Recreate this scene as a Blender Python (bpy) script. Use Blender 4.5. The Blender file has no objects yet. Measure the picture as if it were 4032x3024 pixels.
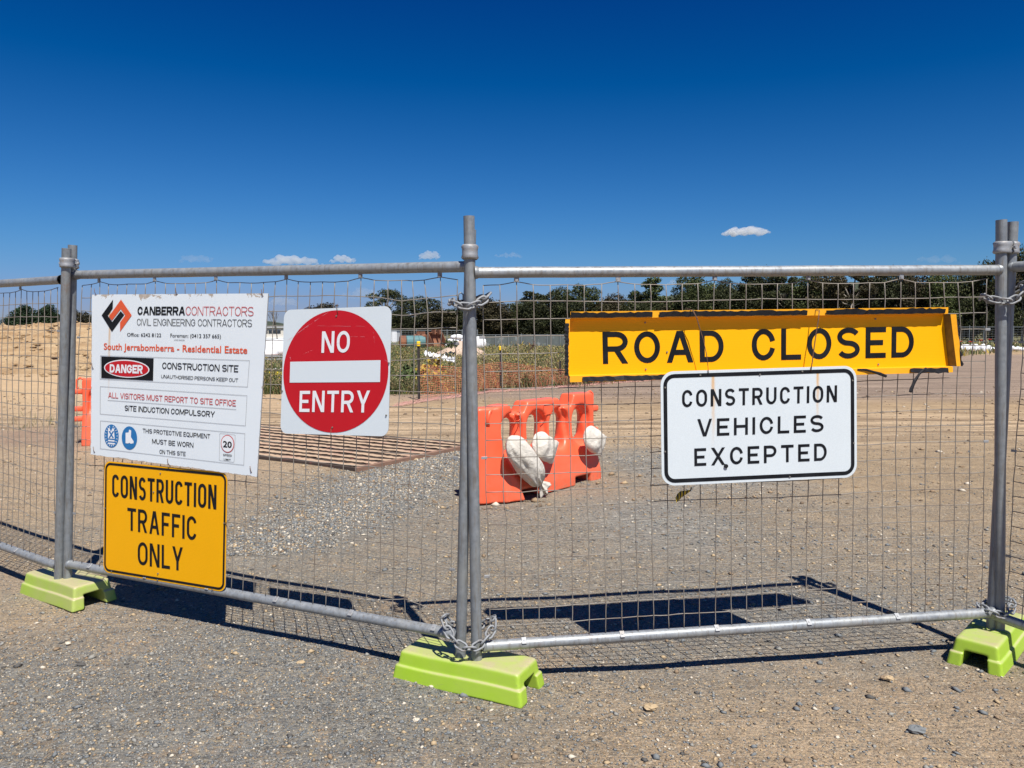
import bpy, math, random
import numpy as np
from mathutils import Vector, Matrix
random.seed(7); RNG = np.random.default_rng(7)
R = math.radians
SC = bpy.context.scene
COL = SC.collection

# ------------------------------------------------------------------ camera geometry (photo pixels -> places)
F, CX, CY, PITCH, CH = 3028.0, 2016.0, 1512.0, R(4.1), 1.56
D = 4032 / 2212
CAMP = np.array([0, 0, CH])
def ray(px, py):
    x = (px - CX) / F; y = -(py - CY) / F
    c, s = math.cos(PITCH), math.sin(PITCH)
    return np.array([x, c + y * s, -s + y * c])
def on_z(px, py, z=0.0):
    d = ray(px, py); return CAMP + d * ((z - CH) / d[2])
def at_y(px, py, Y):
    d = ray(px, py); return CAMP + d * (Y / d[1])
class Plane:
    """vertical plane through two ground points; nrm faces the road side"""
    def __init__(s, A, B, off=0.0):
        s.A = np.array([A[0], A[1], 0.]); s.B = np.array([B[0], B[1], 0.])
        e = (s.B - s.A); e /= np.linalg.norm(e); s.e = e
        s.n = np.array([e[1], -e[0], 0.]); s.A = s.A + s.n * off
    def hit(s, px, py, off=0.0):
        d = ray(px, py)
        p = CAMP + d * (np.dot(s.A - CAMP, s.n) / np.dot(d, s.n))
        return p + s.n * off

# ------------------------------------------------------------------ object helpers
def tag(o, label=None, cat=None, group=None, kind=None):
    if label: o['label'] = label
    if cat: o['category'] = cat
    if group: o['group'] = group
    if kind: o['kind'] = kind
    return o
def thing(name, label, cat, loc=(0, 0, 0), group=None, rz=0.0):
    o = bpy.data.objects.new(name, None); COL.objects.link(o)
    o.location = loc; o.rotation_euler = (0, 0, rz); o.empty_display_size = 0.1
    return tag(o, label, cat, group)
def mesh_obj(name, verts, faces, mat, parent=None, smooth=False, mats=None, mi=None, local=False):
    v = np.asarray(verts, dtype=np.float64).reshape(-1, 3)
    if parent is not None and not local:
        base = np.array(parent.location)
        if parent.parent is not None: base = base + np.array(parent.parent.location)
        v = v - base
    me = bpy.data.meshes.new(name)
    me.from_pydata(v.tolist(), [], [list(map(int, f)) for f in faces])
    for m in (mats or [mat]): me.materials.append(m)
    if mi is not None: me.polygons.foreach_set('material_index', np.asarray(mi, dtype=np.int32))
    if smooth: me.polygons.foreach_set('use_smooth', np.ones(len(me.polygons), dtype=bool))
    me.update()
    o = bpy.data.objects.new(name, me); COL.objects.link(o)
    if parent is not None: o.parent = parent
    return o
def bulk_obj(name, V, Fq, n, mats, mi, smooth=False):
    """fast mesh of equal-sized faces"""
    me = bpy.data.meshes.new(name)
    V = np.ascontiguousarray(V, dtype=np.float32); Fq = np.ascontiguousarray(Fq, dtype=np.int32)
    me.vertices.add(len(V)); me.vertices.foreach_set('co', V.ravel())
    me.loops.add(Fq.size); me.loops.foreach_set('vertex_index', Fq.ravel())
    me.polygons.add(len(Fq))
    me.polygons.foreach_set('loop_start', np.arange(0, Fq.size, n, dtype=np.int32))
    me.polygons.foreach_set('loop_total', np.full(len(Fq), n, dtype=np.int32))
    for m in mats: me.materials.append(m)
    me.polygons.foreach_set('material_index', np.ascontiguousarray(mi, dtype=np.int32))
    if smooth: me.polygons.foreach_set('use_smooth', np.ones(len(Fq), dtype=bool))
    me.update(calc_edges=True); me.validate()
    o = bpy.data.objects.new(name, me); COL.objects.link(o)
    return o
class MB:
    def __init__(s): s.v = []; s.f = []
    def add(s, v, f):
        b = len(s.v); s.v += [tuple(map(float, p)) for p in v]; s.f += [[i + b for i in q] for q in f]; return s
    def box(s, c, size, rz=0.0, bev=0.0, axes=None):
        hx, hy, hz = [k / 2 for k in size]
        if axes is None:
            ca, sa = math.cos(rz), math.sin(rz)
            ex, ey, ez = np.array([ca, sa, 0]), np.array([-sa, ca, 0]), np.array([0, 0, 1.])
        else: ex, ey, ez = [np.array(a, float) for a in axes]
        c = np.array(c, float); b = min(bev, hx * .9, hy * .9, hz * .9)
        if b <= 0:
            P = [c + ex * x * hx + ey * y * hy + ez * z * hz for x, y, z in
                 [(-1,-1,-1),(1,-1,-1),(1,1,-1),(-1,1,-1),(-1,-1,1),(1,-1,1),(1,1,1),(-1,1,1)]]
            return s.add(P, [[0,3,2,1],[4,5,6,7],[0,1,5,4],[1,2,6,5],[2,3,7,6],[3,0,4,7]])
        rings = []
        for z, k in ((-hz, b), (-hz + b, 0), (hz - b, 0), (hz, b)):
            x, y = hx - k, hy - k
            q = [(-x + b, -y), (x - b, -y), (x, -y + b), (x, y - b), (x - b, y), (-x + b, y), (-x, y - b), (-x, -y + b)]
            rings.append([c + ex * px + ey * py + ez * z for px, py in q])
        P = [p for r in rings for p in r]; fs = [list(range(7, -1, -1)), list(range(24, 32))]
        for r in range(3):
            for i in range(8):
                j = (i + 1) % 8; fs.append([r*8+i, r*8+j, r*8+8+j, r*8+8+i])
        return s.add(P, fs)
    def tube(s, pts, r, n=8, caps=True, closed=False):
        P = [np.array(p, float) for p in pts]; m = len(P); rr = r if hasattr(r, '__len__') else [r] * m
        V = []; up = None
        for i in range(m):
            if closed: t = P[(i + 1) % m] - P[i - 1]
            else: t = P[min(i + 1, m - 1)] - P[max(i - 1, 0)]
            t = t / (np.linalg.norm(t) + 1e-12)
            if up is None:
                up = np.array([0, 0, 1.]) if abs(t[2]) < .9 else np.array([1., 0, 0])
            u = up - t * np.dot(up, t)
            if np.linalg.norm(u) < 1e-6: u = np.cross(t, [1, 0, 0.3])
            u /= np.linalg.norm(u); up = u; w = np.cross(t, u)
            for k in range(n):
                a = 2 * math.pi * k / n; V.append(P[i] + (u * math.cos(a) + w * math.sin(a)) * rr[i])
        fs = []
        for i in range(m if closed else m - 1):
            j = (i + 1) % m
            for k in range(n):
                l = (k + 1) % n; fs.append([i*n+k, i*n+l, j*n+l, j*n+k])
        if caps and not closed: fs += [list(range(n - 1, -1, -1)), list(range((m - 1) * n, m * n))]
        return s.add(V, fs)
    def make(s, name, mat, parent=None, smooth=False, local=False):
        o = mesh_obj(name, s.v, s.f, mat, parent, smooth, local=local)
        return o
def auto_smooth(o, ang=40):
    me = o.data
    me.polygons.foreach_set('use_smooth', np.ones(len(me.polygons), dtype=bool))
    try: me.set_sharp_from_angle(angle=R(ang))
    except Exception: pass
    return o

# ------------------------------------------------------------------ surface nets (smooth solids from a distance function)
def snet(f, lo, hi, h):
    ax = [np.arange(lo[i], hi[i] + h, h) for i in range(3)]
    X, Y, Z = np.meshgrid(*ax, indexing='ij'); v = f(X, Y, Z)
    nx, ny, nz = v.shape
    corners = [(i, j, k) for i in (0, 1) for j in (0, 1) for k in (0, 1)]
    def sub(a, o): return a[o[0]:nx-1+o[0], o[1]:ny-1+o[1], o[2]:nz-1+o[2]]
    ins = v < 0
    cnt = sum(sub(ins, c).astype(int) for c in corners)
    act = (cnt > 0) & (cnt < 8)
    acc = np.zeros(act.shape + (3,)); num = np.zeros(act.shape)
    for a in corners:
        for axis in range(3):
            if a[axis] == 0:
                b = list(a); b[axis] = 1; b = tuple(b)
                va, vb = sub(v, a), sub(v, b); m = (va < 0) != (vb < 0)
                t = np.where(m, va / np.where(m, va - vb, 1), 0)
                p = np.zeros(act.shape + (3,)); p[...] = a; p[..., axis] += t
                acc += p * m[..., None]; num += m
    ii = np.full(act.shape, -1); ii[act] = np.arange(act.sum())
    cell = np.argwhere(act); P = (cell + acc[act] / num[act][:, None]) * h + np.array(lo)
    faces = []
    for axis in range(3):
        o1, o2 = [(1, 2), (2, 0), (0, 1)][axis]
        sl = [slice(1, -1)] * 3; sl[axis] = slice(0, None)
        A = np.take(ins, range(v.shape[axis] - 1), axis); B = np.take(ins, range(1, v.shape[axis]), axis)
        ch = np.argwhere(A != B)
        ok = (ch[:, o1] > 0) & (ch[:, o2] > 0) & (ch[:, o1] < act.shape[o1]) & (ch[:, o2] < act.shape[o2])
        ch = ch[ok]; fl = A[tuple(ch.T)]
        def g(d1, d2):
            c = ch.copy(); c[:, o1] -= d1; c[:, o2] -= d2; return ii[tuple(c.T)]
        q = np.stack([g(1, 1), g(0, 1), g(0, 0), g(1, 0)], 1)
        q[~fl] = q[~fl][:, ::-1]
        faces.append(q)
    return P, np.concatenate(faces)
def smin(a, b, k):
    h = np.clip(.5 + .5 * (b - a) / k, 0, 1); return b * (1 - h) + a * h - k * h * (1 - h)
def smax(a, b, k): return -smin(-a, -b, k)
def rbox(X, Y, Z, c, hs, r):
    q = [np.abs(A - c[i]) - (hs[i] - r) for i, A in enumerate((X, Y, Z))]
    return np.sqrt(sum(np.maximum(k, 0) ** 2 for k in q)) + np.minimum(np.maximum(np.maximum(q[0], q[1]), q[2]), 0) - r

# ------------------------------------------------------------------ materials
class NT:
    def __init__(s, name):
        s.m = bpy.data.materials.new(name); s.m.use_nodes = True; s.t = s.m.node_tree
        s.b = s.t.nodes['Principled BSDF']; s.out = s.t.nodes['Material Output']
    def n(s, typ, **k):
        x = s.t.nodes.new(typ)
        for a, b in k.items():
            if hasattr(x, a): setattr(x, a, b)
            else: x.inputs[a].default_value = b
        return x
    def l(s, a, b): s.t.links.new(a, b)
    def coord(s, kind='Object'):
        return s.n('ShaderNodeTexCoord').outputs[kind]
    def noise(s, scale, detail=4, rough=.55, vec=None, dist=0.0):
        x = s.n('ShaderNodeTexNoise'); x.inputs['Scale'].default_value = scale
        x.inputs['Detail'].default_value = detail; x.inputs['Roughness'].default_value = rough
        x.inputs['Distortion'].default_value = dist
        if vec is not None: s.l(vec, x.inputs['Vector'])
        return x.outputs['Fac']
    def ramp(s, fac, stops, interp='LINEAR'):
        x = s.n('ShaderNodeValToRGB'); x.color_ramp.interpolation = interp; e = x.color_ramp.elements
        while len(e) < len(stops): e.new(.5)
        for i, (p, c) in enumerate(stops):
            e[i].position = p; e[i].color = (c, c, c, 1) if not hasattr(c, '__len__') else tuple(c[:3]) + (1,)
        s.l(fac, x.inputs['Fac']); return x.outputs['Color']
    def mix(s, fac, a, b, mode='MIX'):
        x = s.n('ShaderNodeMix'); x.data_type = 'RGBA'; x.blend_type = mode
        for v, sock in ((fac, 0), (a, 6), (b, 7)):
            if hasattr(v, 'is_linked') or isinstance(v, bpy.types.NodeSocket): s.l(v, x.inputs[sock])
            elif hasattr(v, '__len__'): x.inputs[sock].default_value = tuple(v[:3]) + (1,)
            else: x.inputs[sock].default_value = v if sock == 0 else (v, v, v, 1)
        return x.outputs[2]
    def math(s, op, a, b=0.0, c=None, clamp=False):
        x = s.n('ShaderNodeMath'); x.operation = op; x.use_clamp = clamp
        for i, v in enumerate((a, b) if c is None else (a, b, c)):
            if isinstance(v, bpy.types.NodeSocket): s.l(v, x.inputs[i])
            else: x.inputs[i].default_value = v
        return x.outputs[0]
    def base(s, c):
        if isinstance(c, bpy.types.NodeSocket): s.l(c, s.b.inputs['Base Color'])
        else: s.b.inputs['Base Color'].default_value = tuple(c[:3]) + (1,)
    def bump(s, h, strength=.3, dist=.01):
        x = s.n('ShaderNodeBump'); x.inputs['Strength'].default_value = strength; x.inputs['Distance'].default_value = dist
        s.l(h, x.inputs['Height']); s.l(x.outputs['Normal'], s.b.inputs['Normal'])
    def rough(s, v):
        if isinstance(v, bpy.types.NodeSocket): s.l(v, s.b.inputs['Roughness'])
        else: s.b.inputs['Roughness'].default_value = v
def simple(name, c, rough=.6, var=.15, vs=12, bump=0.0, bs=80, metal=0.0, c2=None, thr=(.45, .7), spec=None):
    t = NT(name); co = t.coord()
    n = t.noise(vs, 5, .6, co)
    a = [k * (1 - var) for k in c]; b = [min(1, k * (1 + var)) for k in c]
    col = t.mix(n, a, b)
    if c2 is not None:
        n2 = t.noise(vs * .45 + 1.3, 6, .7, co, .3)
        col = t.mix(t.ramp(n2, [(thr[0], 0.), (thr[1], 1.)]), col, c2)
    t.base(col); t.rough(rough); t.b.inputs['Metallic'].default_value = metal
    if spec is not None: t.b.inputs['Specular IOR Level'].default_value = spec
    if bump: t.bump(t.noise(bs, 5, .6, co), bump, .004)
    return t.m

MT = {}
def galv(name, base=(.34, .36, .38), rust=.15):
    t = NT(name); co = t.coord()
    n = t.noise(35, 6, .65, co); n2 = t.noise(7, 4, .6, co, .4)
    mp = t.n('ShaderNodeMapping'); mp.inputs['Scale'].default_value = (30, 30, 3); t.l(co, mp.inputs['Vector'])
    st = t.noise(3, 4, .6, mp.outputs['Vector'])
    col = t.mix(n, [k * .52 for k in base], [k * 1.42 for k in base])
    col = t.mix(t.ramp(n2, [(.45, 0.), (.7, .6)]), col, [base[0] * 1.25, base[1] * 1.18, base[2] * 1.05])
    col = t.mix(t.ramp(st, [(.52, 0.), (.68, .6)]), col, (.17, .145, .115))
    col = t.mix(t.ramp(t.noise(3.1, 6, .7, co, 1.), [(.66, 0.), (.76, rust * 3)]), col, (.24, .11, .05))
    t.base(col); t.b.inputs['Metallic'].default_value = .35; t.rough(t.ramp(n, [(.3, .38), (.7, .62)]))
    t.bump(t.noise(160, 4, .6, co), .12, .001)
    return t.m
MT['galv'] = galv('galvanised_steel', (.235, .255, .27))
MT['rail'] = galv('galvanised_rail', (.29, .31, .325), .12)
MT['wire'] = simple('mesh_wire_metal', (.25, .225, .19), .65, .3, 6, metal=.05, c2=(.17, .13, .10), thr=(.5, .66))
MT['chain'] = simple('chain_metal', (.25, .26, .27), .6, .3, 60, metal=.15, c2=(.16, .14, .12), thr=(.5, .7))
MT['clip'] = simple('clip_metal', (.33, .34, .35), .55, .2, 60, metal=.35, c2=(.25, .18, .12), thr=(.5, .8))
MT['rivet'] = simple('weathered_rivet', (.16, .15, .13), .6, .3, 60)
MT['tiewire'] = simple('rusty_wire', (.13, .07, .045), .8, .4, 60)
MT['rubber'] = simple('black_rubber', (.010, .010, .012), .6, .4, 40, bump=.5, bs=60, spec=.3)
MT['black'] = simple('black_vinyl', (.006, .007, .009), .5, .35, 15, c2=(.014, .016, .02), thr=(.4, .7), spec=.18)
MT['redv'] = simple('red_vinyl', (.52, .002, .012), .42, .07, 9, c2=(.6, .03, .05), thr=(.62, .85))
MT['orangev'] = simple('orange_red_vinyl', (.72, .10, .03), .5, .06, 10)
MT['bluev'] = simple('blue_vinyl', (.01, .16, .42), .45, .1, 10)
MT['thinred'] = simple('thin_red_vinyl', (.55, .07, .07), .5, .06, 10)
MT['greyline'] = simple('grey_line_vinyl', (.25, .26, .28), .5, .1, 10)
MT['whitev'] = simple('white_vinyl', (.80, .82, .84), .5, .05, 10)
MT['ghost'] = simple('old_sticker', (.62, .64, .66), .6, .05, 10)

def sheeting(name, c, dots=.06, worn=None, stains=None, lines=True):
    """reflective sign sheeting: fine embossed cells, scratches, dirt; UV in metres"""
    t = NT(name); uv = t.coord('UV')
    sep = t.n('ShaderNodeSeparateXYZ'); t.l(uv, sep.inputs[0]); u, v = sep.outputs[0], sep.outputs[1]
    vo = t.n('ShaderNodeTexVoronoi'); vo.inputs['Scale'].default_value = 260; t.l(uv, vo.inputs['Vector'])
    cell = t.ramp(vo.outputs['Distance'], [(.0, 1.0), (.6, 1 - dots * 2)])
    col = t.mix(t.noise(3, 5, .6, uv), [k * .93 for k in c], [min(1, k * 1.04) for k in c])
    col = t.mix(1.0, col, cell, 'MULTIPLY')
    if lines:
        w = t.math('SINE', t.math('MULTIPLY', v, 900.0)); w = t.math('MULTIPLY_ADD', w, dots * .8, 1 - dots * .8)
        col = t.mix(1.0, col, w, 'MULTIPLY')
    # scratches
    mp = t.n('ShaderNodeMapping'); mp.inputs['Scale'].default_value = (4, 60, 1); mp.inputs['Rotation'].default_value = (0, 0, .5); t.l(uv, mp.inputs['Vector'])
    sc = t.noise(2.2, 6, .75, mp.outputs['Vector'], 1.5)
    sm = t.math('MULTIPLY', t.ramp(sc, [(.70, 0.), (.73, .35)]), t.ramp(t.noise(4, 3, .5, uv), [(.5, 0.), (.6, 1.)]))
    col = t.mix(sm, col, [min(1, k * 1.1 + .12) for k in c])
    d = t.noise(14, 8, .8, uv, 1.0)
    col = t.mix(t.ramp(d, [(.68, 0.), (.76, .5)]), col, (.33, .28, .2))
    if stains:
        for (u0, v0, ln, wd) in stains:
            wob = t.math('MULTIPLY_ADD', t.noise(9, 4, .6, uv), .02, -.01)
            du = t.math('ABSOLUTE', t.math('SUBTRACT', t.math('ADD', u, wob), u0))
            mu = t.math('SUBTRACT', 1.0, t.math('DIVIDE', du, wd), clamp=True)
            mv = t.math('DIVIDE', t.math('SUBTRACT', v0, v), ln)
            mv = t.math('MULTIPLY', t.math('LESS_THAN', v, v0), t.math('SUBTRACT', 1.0, mv, clamp=True))
            m = t.math('MULTIPLY', mu, mv, clamp=True)
            col = t.mix(t.math('MULTIPLY', m, .95, clamp=True), col, (.62, .33, .08))
    if worn:
        W, H = worn
        nz = t.math('MULTIPLY', t.ramp(t.noise(7, 8, .75, uv, 1.2), [(.42, 0.), (.78, 1.)]), .11)
        top = t.math('LESS_THAN', t.math('SUBTRACT', H, v), t.math('MULTIPLY', nz, .8))
        lf = t.math('LESS_THAN', u, t.math('MULTIPLY', nz, .12)); rt = t.math('LESS_THAN', t.math('SUBTRACT', W, u), t.math('MULTIPLY', nz, .22))
        bt = t.math('LESS_THAN', v, t.math('MULTIPLY', nz, .10))
        m = t.math('MAXIMUM', t.math('MAXIMUM', top, lf), t.math('MAXIMUM', rt, bt))
        br = t.mix(t.noise(30, 6, .7, uv), (.20, .14, .09), (.72, .66, .58))
        col = t.mix(m, col, br)
    t.base(col); t.rough(.42); t.b.inputs['Specular IOR Level'].default_value = .2
    t.bump(vo.outputs['Distance'], .04, .0008)
    return t.m
MT['yel'] = sheeting('yellow_sheeting', (1.0, .465, .002), .035)
MT['yelpaint'] = simple('yellow_painted_steel', (.86, .38, .006), .5, .1, 14, c2=(.55, .25, .02), thr=(.62, .8))
MT['wh1'] = sheeting('white_sheeting', (.66, .725, .755), .05, stains=[(.235, .48, .32, .011), (.72, .475, .26, .010)], lines=False)
MT['wh2'] = sheeting('white_sheeting_no_entry', (.71, .785, .82), .03, lines=False)
MT['board'] = sheeting('white_board', (.76, .82, .85), .01, worn=(1.2, .9), stains=[(.14, .80, .5, .012)], lines=False)
MT['alu'] = simple('aluminium_back', (.5, .5, .5), .5, .1, 10, metal=.6)

# ------------------------------------------------------------------ sign lettering: constant-width road lettering
def arc(cx, cy, rx, ry, a0, a1, n=10):
    return [(cx + rx * math.cos(R(a0 + (a1 - a0) * i / n)), cy + ry * math.sin(R(a0 + (a1 - a0) * i / n))) for i in range(n + 1)]
WID = dict(B=1.0, G=1.06, K=1.0, M=1.25, Q=1.08, W=1.5, A=1.14, C=1, D=1, E=.9, F=.88, H=1.02, I=0, L=.86, N=1.04, O=1.06, P=.98, R=1.02, S=1.0, T=.98, U=1.02, V=1.1, X=1.1, Y=1.1)
def glyph(ch, w, t):
    h = t / 2; Q = []
    def r(x0, y0, x1, y1): Q.append([(x0, y0), (x1, y0), (x1, y1), (x0, y1)])
    def d(x0, y0, x1, y1):
        dy = y1 - y0; L = math.hypot(x1 - x0, dy); wh = t * L / abs(dy) / 2
        Q.append([(x0 - wh, y0), (x0 + wh, y0), (x1 + wh, y1), (x1 - wh, y1)])
    def p(pts, closed=False):
        m = len(pts); Lf, Rt = [], []
        for i in range(m):
            a = pts[i - 1] if (i > 0 or closed) else pts[i]; b = pts[(i + 1) % m] if (i < m - 1 or closed) else pts[i]
            tx, ty = b[0] - a[0], b[1] - a[1]; l = math.hypot(tx, ty) or 1; nx, ny = -ty / l, tx / l
            Lf.append((pts[i][0] + nx * h, pts[i][1] + ny * h)); Rt.append((pts[i][0] - nx * h, pts[i][1] - ny * h))
        for i in range(m if closed else m - 1):
            j = (i + 1) % m; Q.append([Rt[i], Rt[j], Lf[j], Lf[i]])
    rx = w / 2 - h; ry = min(.5 - h, rx * 1.25); c = w / 2
    if ch == 'I': r(0, 0, t, 1)
    elif ch == 'L': r(0, 0, t, 1); r(t, 0, w, t)
    elif ch == 'T': r(0, 1 - t, w, 1); r(c - h, 0, c + h, 1 - t)
    elif ch in 'EF':
        r(0, 0, t, 1); r(t, 1 - t, w, 1); r(t, .5 - h, w * .86, .5 + h)
        if ch == 'E': r(t, 0, w, t)
    elif ch == 'H': r(0, 0, t, 1); r(w - t, 0, w, 1); r(t, .5 - h, w - t, .5 + h)
    elif ch == 'N': r(0, 0, t, 1); r(w - t, 0, w, 1); d(w - t * .62, 0, t * .62, 1)
    elif ch == 'A':
        k = t * .62; d(k, 0, c - t * .12, 1); d(w - k, 0, c + t * .12, 1)
        y = .24; xl = k + (c - k) * (y + t) ; r(xl, y, w - xl, y + t)
    elif ch == 'B':
        r(0, 0, t, 1)
        for y0, y1, ww in ((.5, 1 - h, w * .94), (h, .5, w)):
            q = (y1 - y0) / 2; rr = min(rx * .8, q * 1.2); p([(t, y1), (ww - h - rr, y1)] + arc(ww - h - rr, (y0 + y1) / 2, rr, q, 90, -90, 10) + [(t, y0)])
    elif ch == 'K': r(0, 0, t, 1); d(t * .9, .38, w - t * .62, 1); d(w - t * .6, 0, w * .38, .56)
    elif ch == 'M': r(0, 0, t, 1); r(w - t, 0, w, 1); d(c, .12, t * .55, 1); d(c, .12, w - t * .55, 1)
    elif ch == 'W': k = t * .58; d(w * .27, 0, k, 1); d(w * .27, 0, c, 1); d(w * .73, 0, c, 1); d(w * .73, 0, w - k, 1)
    elif ch in 'GQ':
        if ch == 'G': p(arc(c, 1 - h - ry, rx, ry, 18, 180, 12) + arc(c, h + ry, rx, ry, 180, 360, 12) + [(w - h, .5)]); r(c, .5 - h, w - t, .5 + h)
        else: p(arc(c, 1 - h - ry, rx, ry, 0, 180, 14) + arc(c, h + ry, rx, ry, 180, 360, 14), True); d(w + t * .1, -.06, c, .26)
    elif ch == 'V': k = t * .62; d(c - t * .1, 0, k, 1); d(c + t * .1, 0, w - k, 1)
    elif ch == 'X': k = t * .66; d(k, 0, w - k, 1); d(w - k, 0, k, 1)
    elif ch == 'Y': k = t * .62; d(c - t * .06, .40, k, 1); d(c + t * .06, .40, w - k, 1); r(c - h, 0, c + h, .46)
    elif ch == 'O': p(arc(c, 1 - h - ry, rx, ry, 0, 180, 14) + arc(c, h + ry, rx, ry, 180, 360, 14), True)
    elif ch == 'C': p(arc(c, 1 - h - ry, rx, ry, 12, 180, 12) + arc(c, h + ry, rx, ry, 180, 348, 12))
    elif ch == 'U': p([(h, 1)] + arc(c, h + ry, rx, ry, 180, 360, 14) + [(w - h, 1)])
    elif ch == 'D': r(0, 0, t, 1); p([(t, 1 - h), (w - h - rx * 1.1, 1 - h)] + arc(w - h - rx * 1.1, 1 - h - min(.5 - h, ry * 1.1), rx * 1.1, min(.5 - h, ry * 1.1), 90, 0, 8) + arc(w - h - rx * 1.1, h + min(.5 - h, ry * 1.1), rx * 1.1, min(.5 - h, ry * 1.1), 0, -90, 8) + [(t, h)])
    elif ch in 'PR':
        y0 = .42 if ch == 'P' else .46; q = (1 - h - y0) / 2; rr = min(rx * .9, q * 1.3)
        r(0, 0, t, 1); p([(t, 1 - h), (w - h - rr, 1 - h)] + arc(w - h - rr, 1 - h - q, rr, q, 90, -90, 12) + [(t, y0)])
        if ch == 'R': d(w - t * .58, 0, w * .52, .46)
    elif ch == 'S':
        q = (1 - t) / 4
        p(arc(c, 1 - h - q, rx, q, 25, 270, 16) + arc(c, h + q, rx, q, 90, -155, 16)[1:])
    return Q
def road_text(text, W, t=.16, gap=.19):
    """lettering in cap-height units filling width W"""
    L = [c for c in text]; ns = L.count(' '); sp_ = .50; fixed = gap * (len(L) - 1 - 2 * ns) + sp_ * ns + t * L.count('I')
    k = (W - fixed) / sum(WID[c] for c in L if c != ' ')
    x = 0; out = []
    for c in L:
        if c == ' ': x += sp_ - gap; continue
        w = t if c == 'I' else WID[c] * k
        out.append([[(px + x, py) for px, py in q] for q in glyph(c, w, t)]); x += w + gap
    return out

class Sign:
    def __init__(s, name, label, plane, corners, off=.035, group=None):
        s.pl = plane; s.off = off
        A_ = plane.A + plane.n * off; s.q = []
        for c in corners:                                              # TL TR BR BL
            d = ray(*c); s.q.append(CAMP + d * (np.dot(A_ - CAMP, plane.n) / np.dot(d, plane.n)))
        cx = sum(s.q) / 4; s.root = thing(name, label, 'sign', (s.q[3] + s.q[2]) / 2, group)
        s.W = np.linalg.norm(s.q[2] - s.q[3]); s.H = np.linalg.norm(s.q[0] - s.q[3])
    def uv(s, u, v, lay=0.0):
        TL, TR, BR, BL = s.q
        return BL * (1 - u) * (1 - v) + BR * u * (1 - v) + TR * u * v + TL * (1 - u) * v + s.pl.n * lay
    def px(s, x, y, lay):
        A = s.pl.A + s.pl.n * s.off; d = ray(x, y)
        return CAMP + d * (np.dot(A - CAMP, s.pl.n) / np.dot(d, s.pl.n)) + s.pl.n * lay
    def poly(s, name, loops, lay, mat, parent=None):
        V, Fs = [], []
        for lp in loops:
            Fs.append(list(range(len(V), len(V) + len(lp)))); V += [tuple(p) for p in lp]
        o = mesh_obj(name, V, Fs, mat, parent or s.root); return o
    def rr(s, inset, rad, n=6):
        """rounded outline in metres from the edge -> (u,v)"""
        W, H = s.W, s.H; pts = []
        for cx, cy, a in ((W - inset - rad, inset + rad, -90), (W - inset - rad, H - inset - rad, 0), (inset + rad, H - inset - rad, 90), (inset + rad, inset + rad, 180)):
            pts += arc(cx, cy, rad, rad, a, a + 90, n)
        return [(x / W, y / H) for x, y in pts]
    def plate(s, mat, rad=.045, thick=.0022, name='plate'):
        o_ = s.rr(0, rad, 8); n = len(o_)
        V = [s.uv(u, v) for u, v in o_] + [s.uv(u, v, -thick) for u, v in o_]
        Fs = [list(range(n)), list(range(2 * n - 1, n - 1, -1))] + [[i, n + i, n + (i + 1) % n, (i + 1) % n] for i in range(n)]
        o = mesh_obj(name, V, Fs, None, s.root, mats=[mat, MT['alu']], mi=[0] + [1] * (n + 1))
        uvl = o.data.uv_layers.new(name='UVMap')
        uvs = o_ + o_
        for p in o.data.polygons:
            for li in p.loop_indices:
                u, v = uvs[o.data.loops[li].vertex_index]; uvl.data[li].uv = (u * s.W, v * s.H)
        return o
    def ring(s, inset, rad, wd, lay, mat, name='border'):
        a = s.rr(inset, rad); b = s.rr(inset + wd, max(.002, rad - wd)); n = len(a)
        V = [s.uv(u, v, lay) for u, v in a] + [s.uv(u, v, lay) for u, v in b]
        return mesh_obj(name, V, [[i, (i + 1) % n, n + (i + 1) % n, n + i] for i in range(n)], mat, s.root)
    def road(s, text, BL, BR, TL, lay, mat, t=.16, gap=.19, name='lettering'):
        B0, B1, T0 = s.px(*BL, lay), s.px(*BR, lay), s.px(*TL, lay)
        e1, e2 = B1 - B0, T0 - B0
        e1n = np.linalg.norm(e1); e2n = np.linalg.norm(e2); W = e1n / e2n
        V, Fs = [], []
        for gl in road_text(text, W, t, gap):
            for k, q in enumerate(gl):
                Fs.append([len(V) + i for i in range(len(q))])
                V += [B0 + e1 * (x / W) + e2 * y + s.pl.n * (.00008 * (k % 5) + (.0003 if k == 0 else 0)) for x, y in q]
        return mesh_obj(name, V, Fs, mat, s.root)
    def font(s, text, BL, BR, TL, lay, mat, bold=0.0, name='lettering', cap=True, parent=None):
        cu = bpy.data.curves.new('txt', 'FONT'); cu.body = text; cu.size = 1; cu.offset = bold; cu.resolution_u = 3
        o = bpy.data.objects.new('txt', cu); COL.objects.link(o)
        dg = bpy.context.evaluated_depsgraph_get(); me = bpy.data.meshes.new_from_object(o.evaluated_get(dg))
        v = np.array([p.co[:] for p in me.vertices]); fs = [list(p.vertices) for p in me.polygons]
        bpy.data.objects.remove(o); bpy.data.curves.remove(cu); bpy.data.meshes.remove(me)
        B0, B1, T0 = s.px(*BL, lay), s.px(*BR, lay), s.px(*TL, lay); e1, e2 = B1 - B0, T0 - B0
        x0, x1 = v[:, 0].min(), v[:, 0].max(); ch = .729
        V = [B0 + e1 * ((p[0] - x0) / (x1 - x0)) + e2 * (p[1] / ch) for p in v]
        return mesh_obj(name, V, fs, mat, parent or s.root)
    def bolt(s, x, y, lay=.004):
        c = s.px(x, y, 0); MB().tube([c, c + s.pl.n * lay], .0038, 10).make('bolt', MT['rivet'], s.root)

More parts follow.
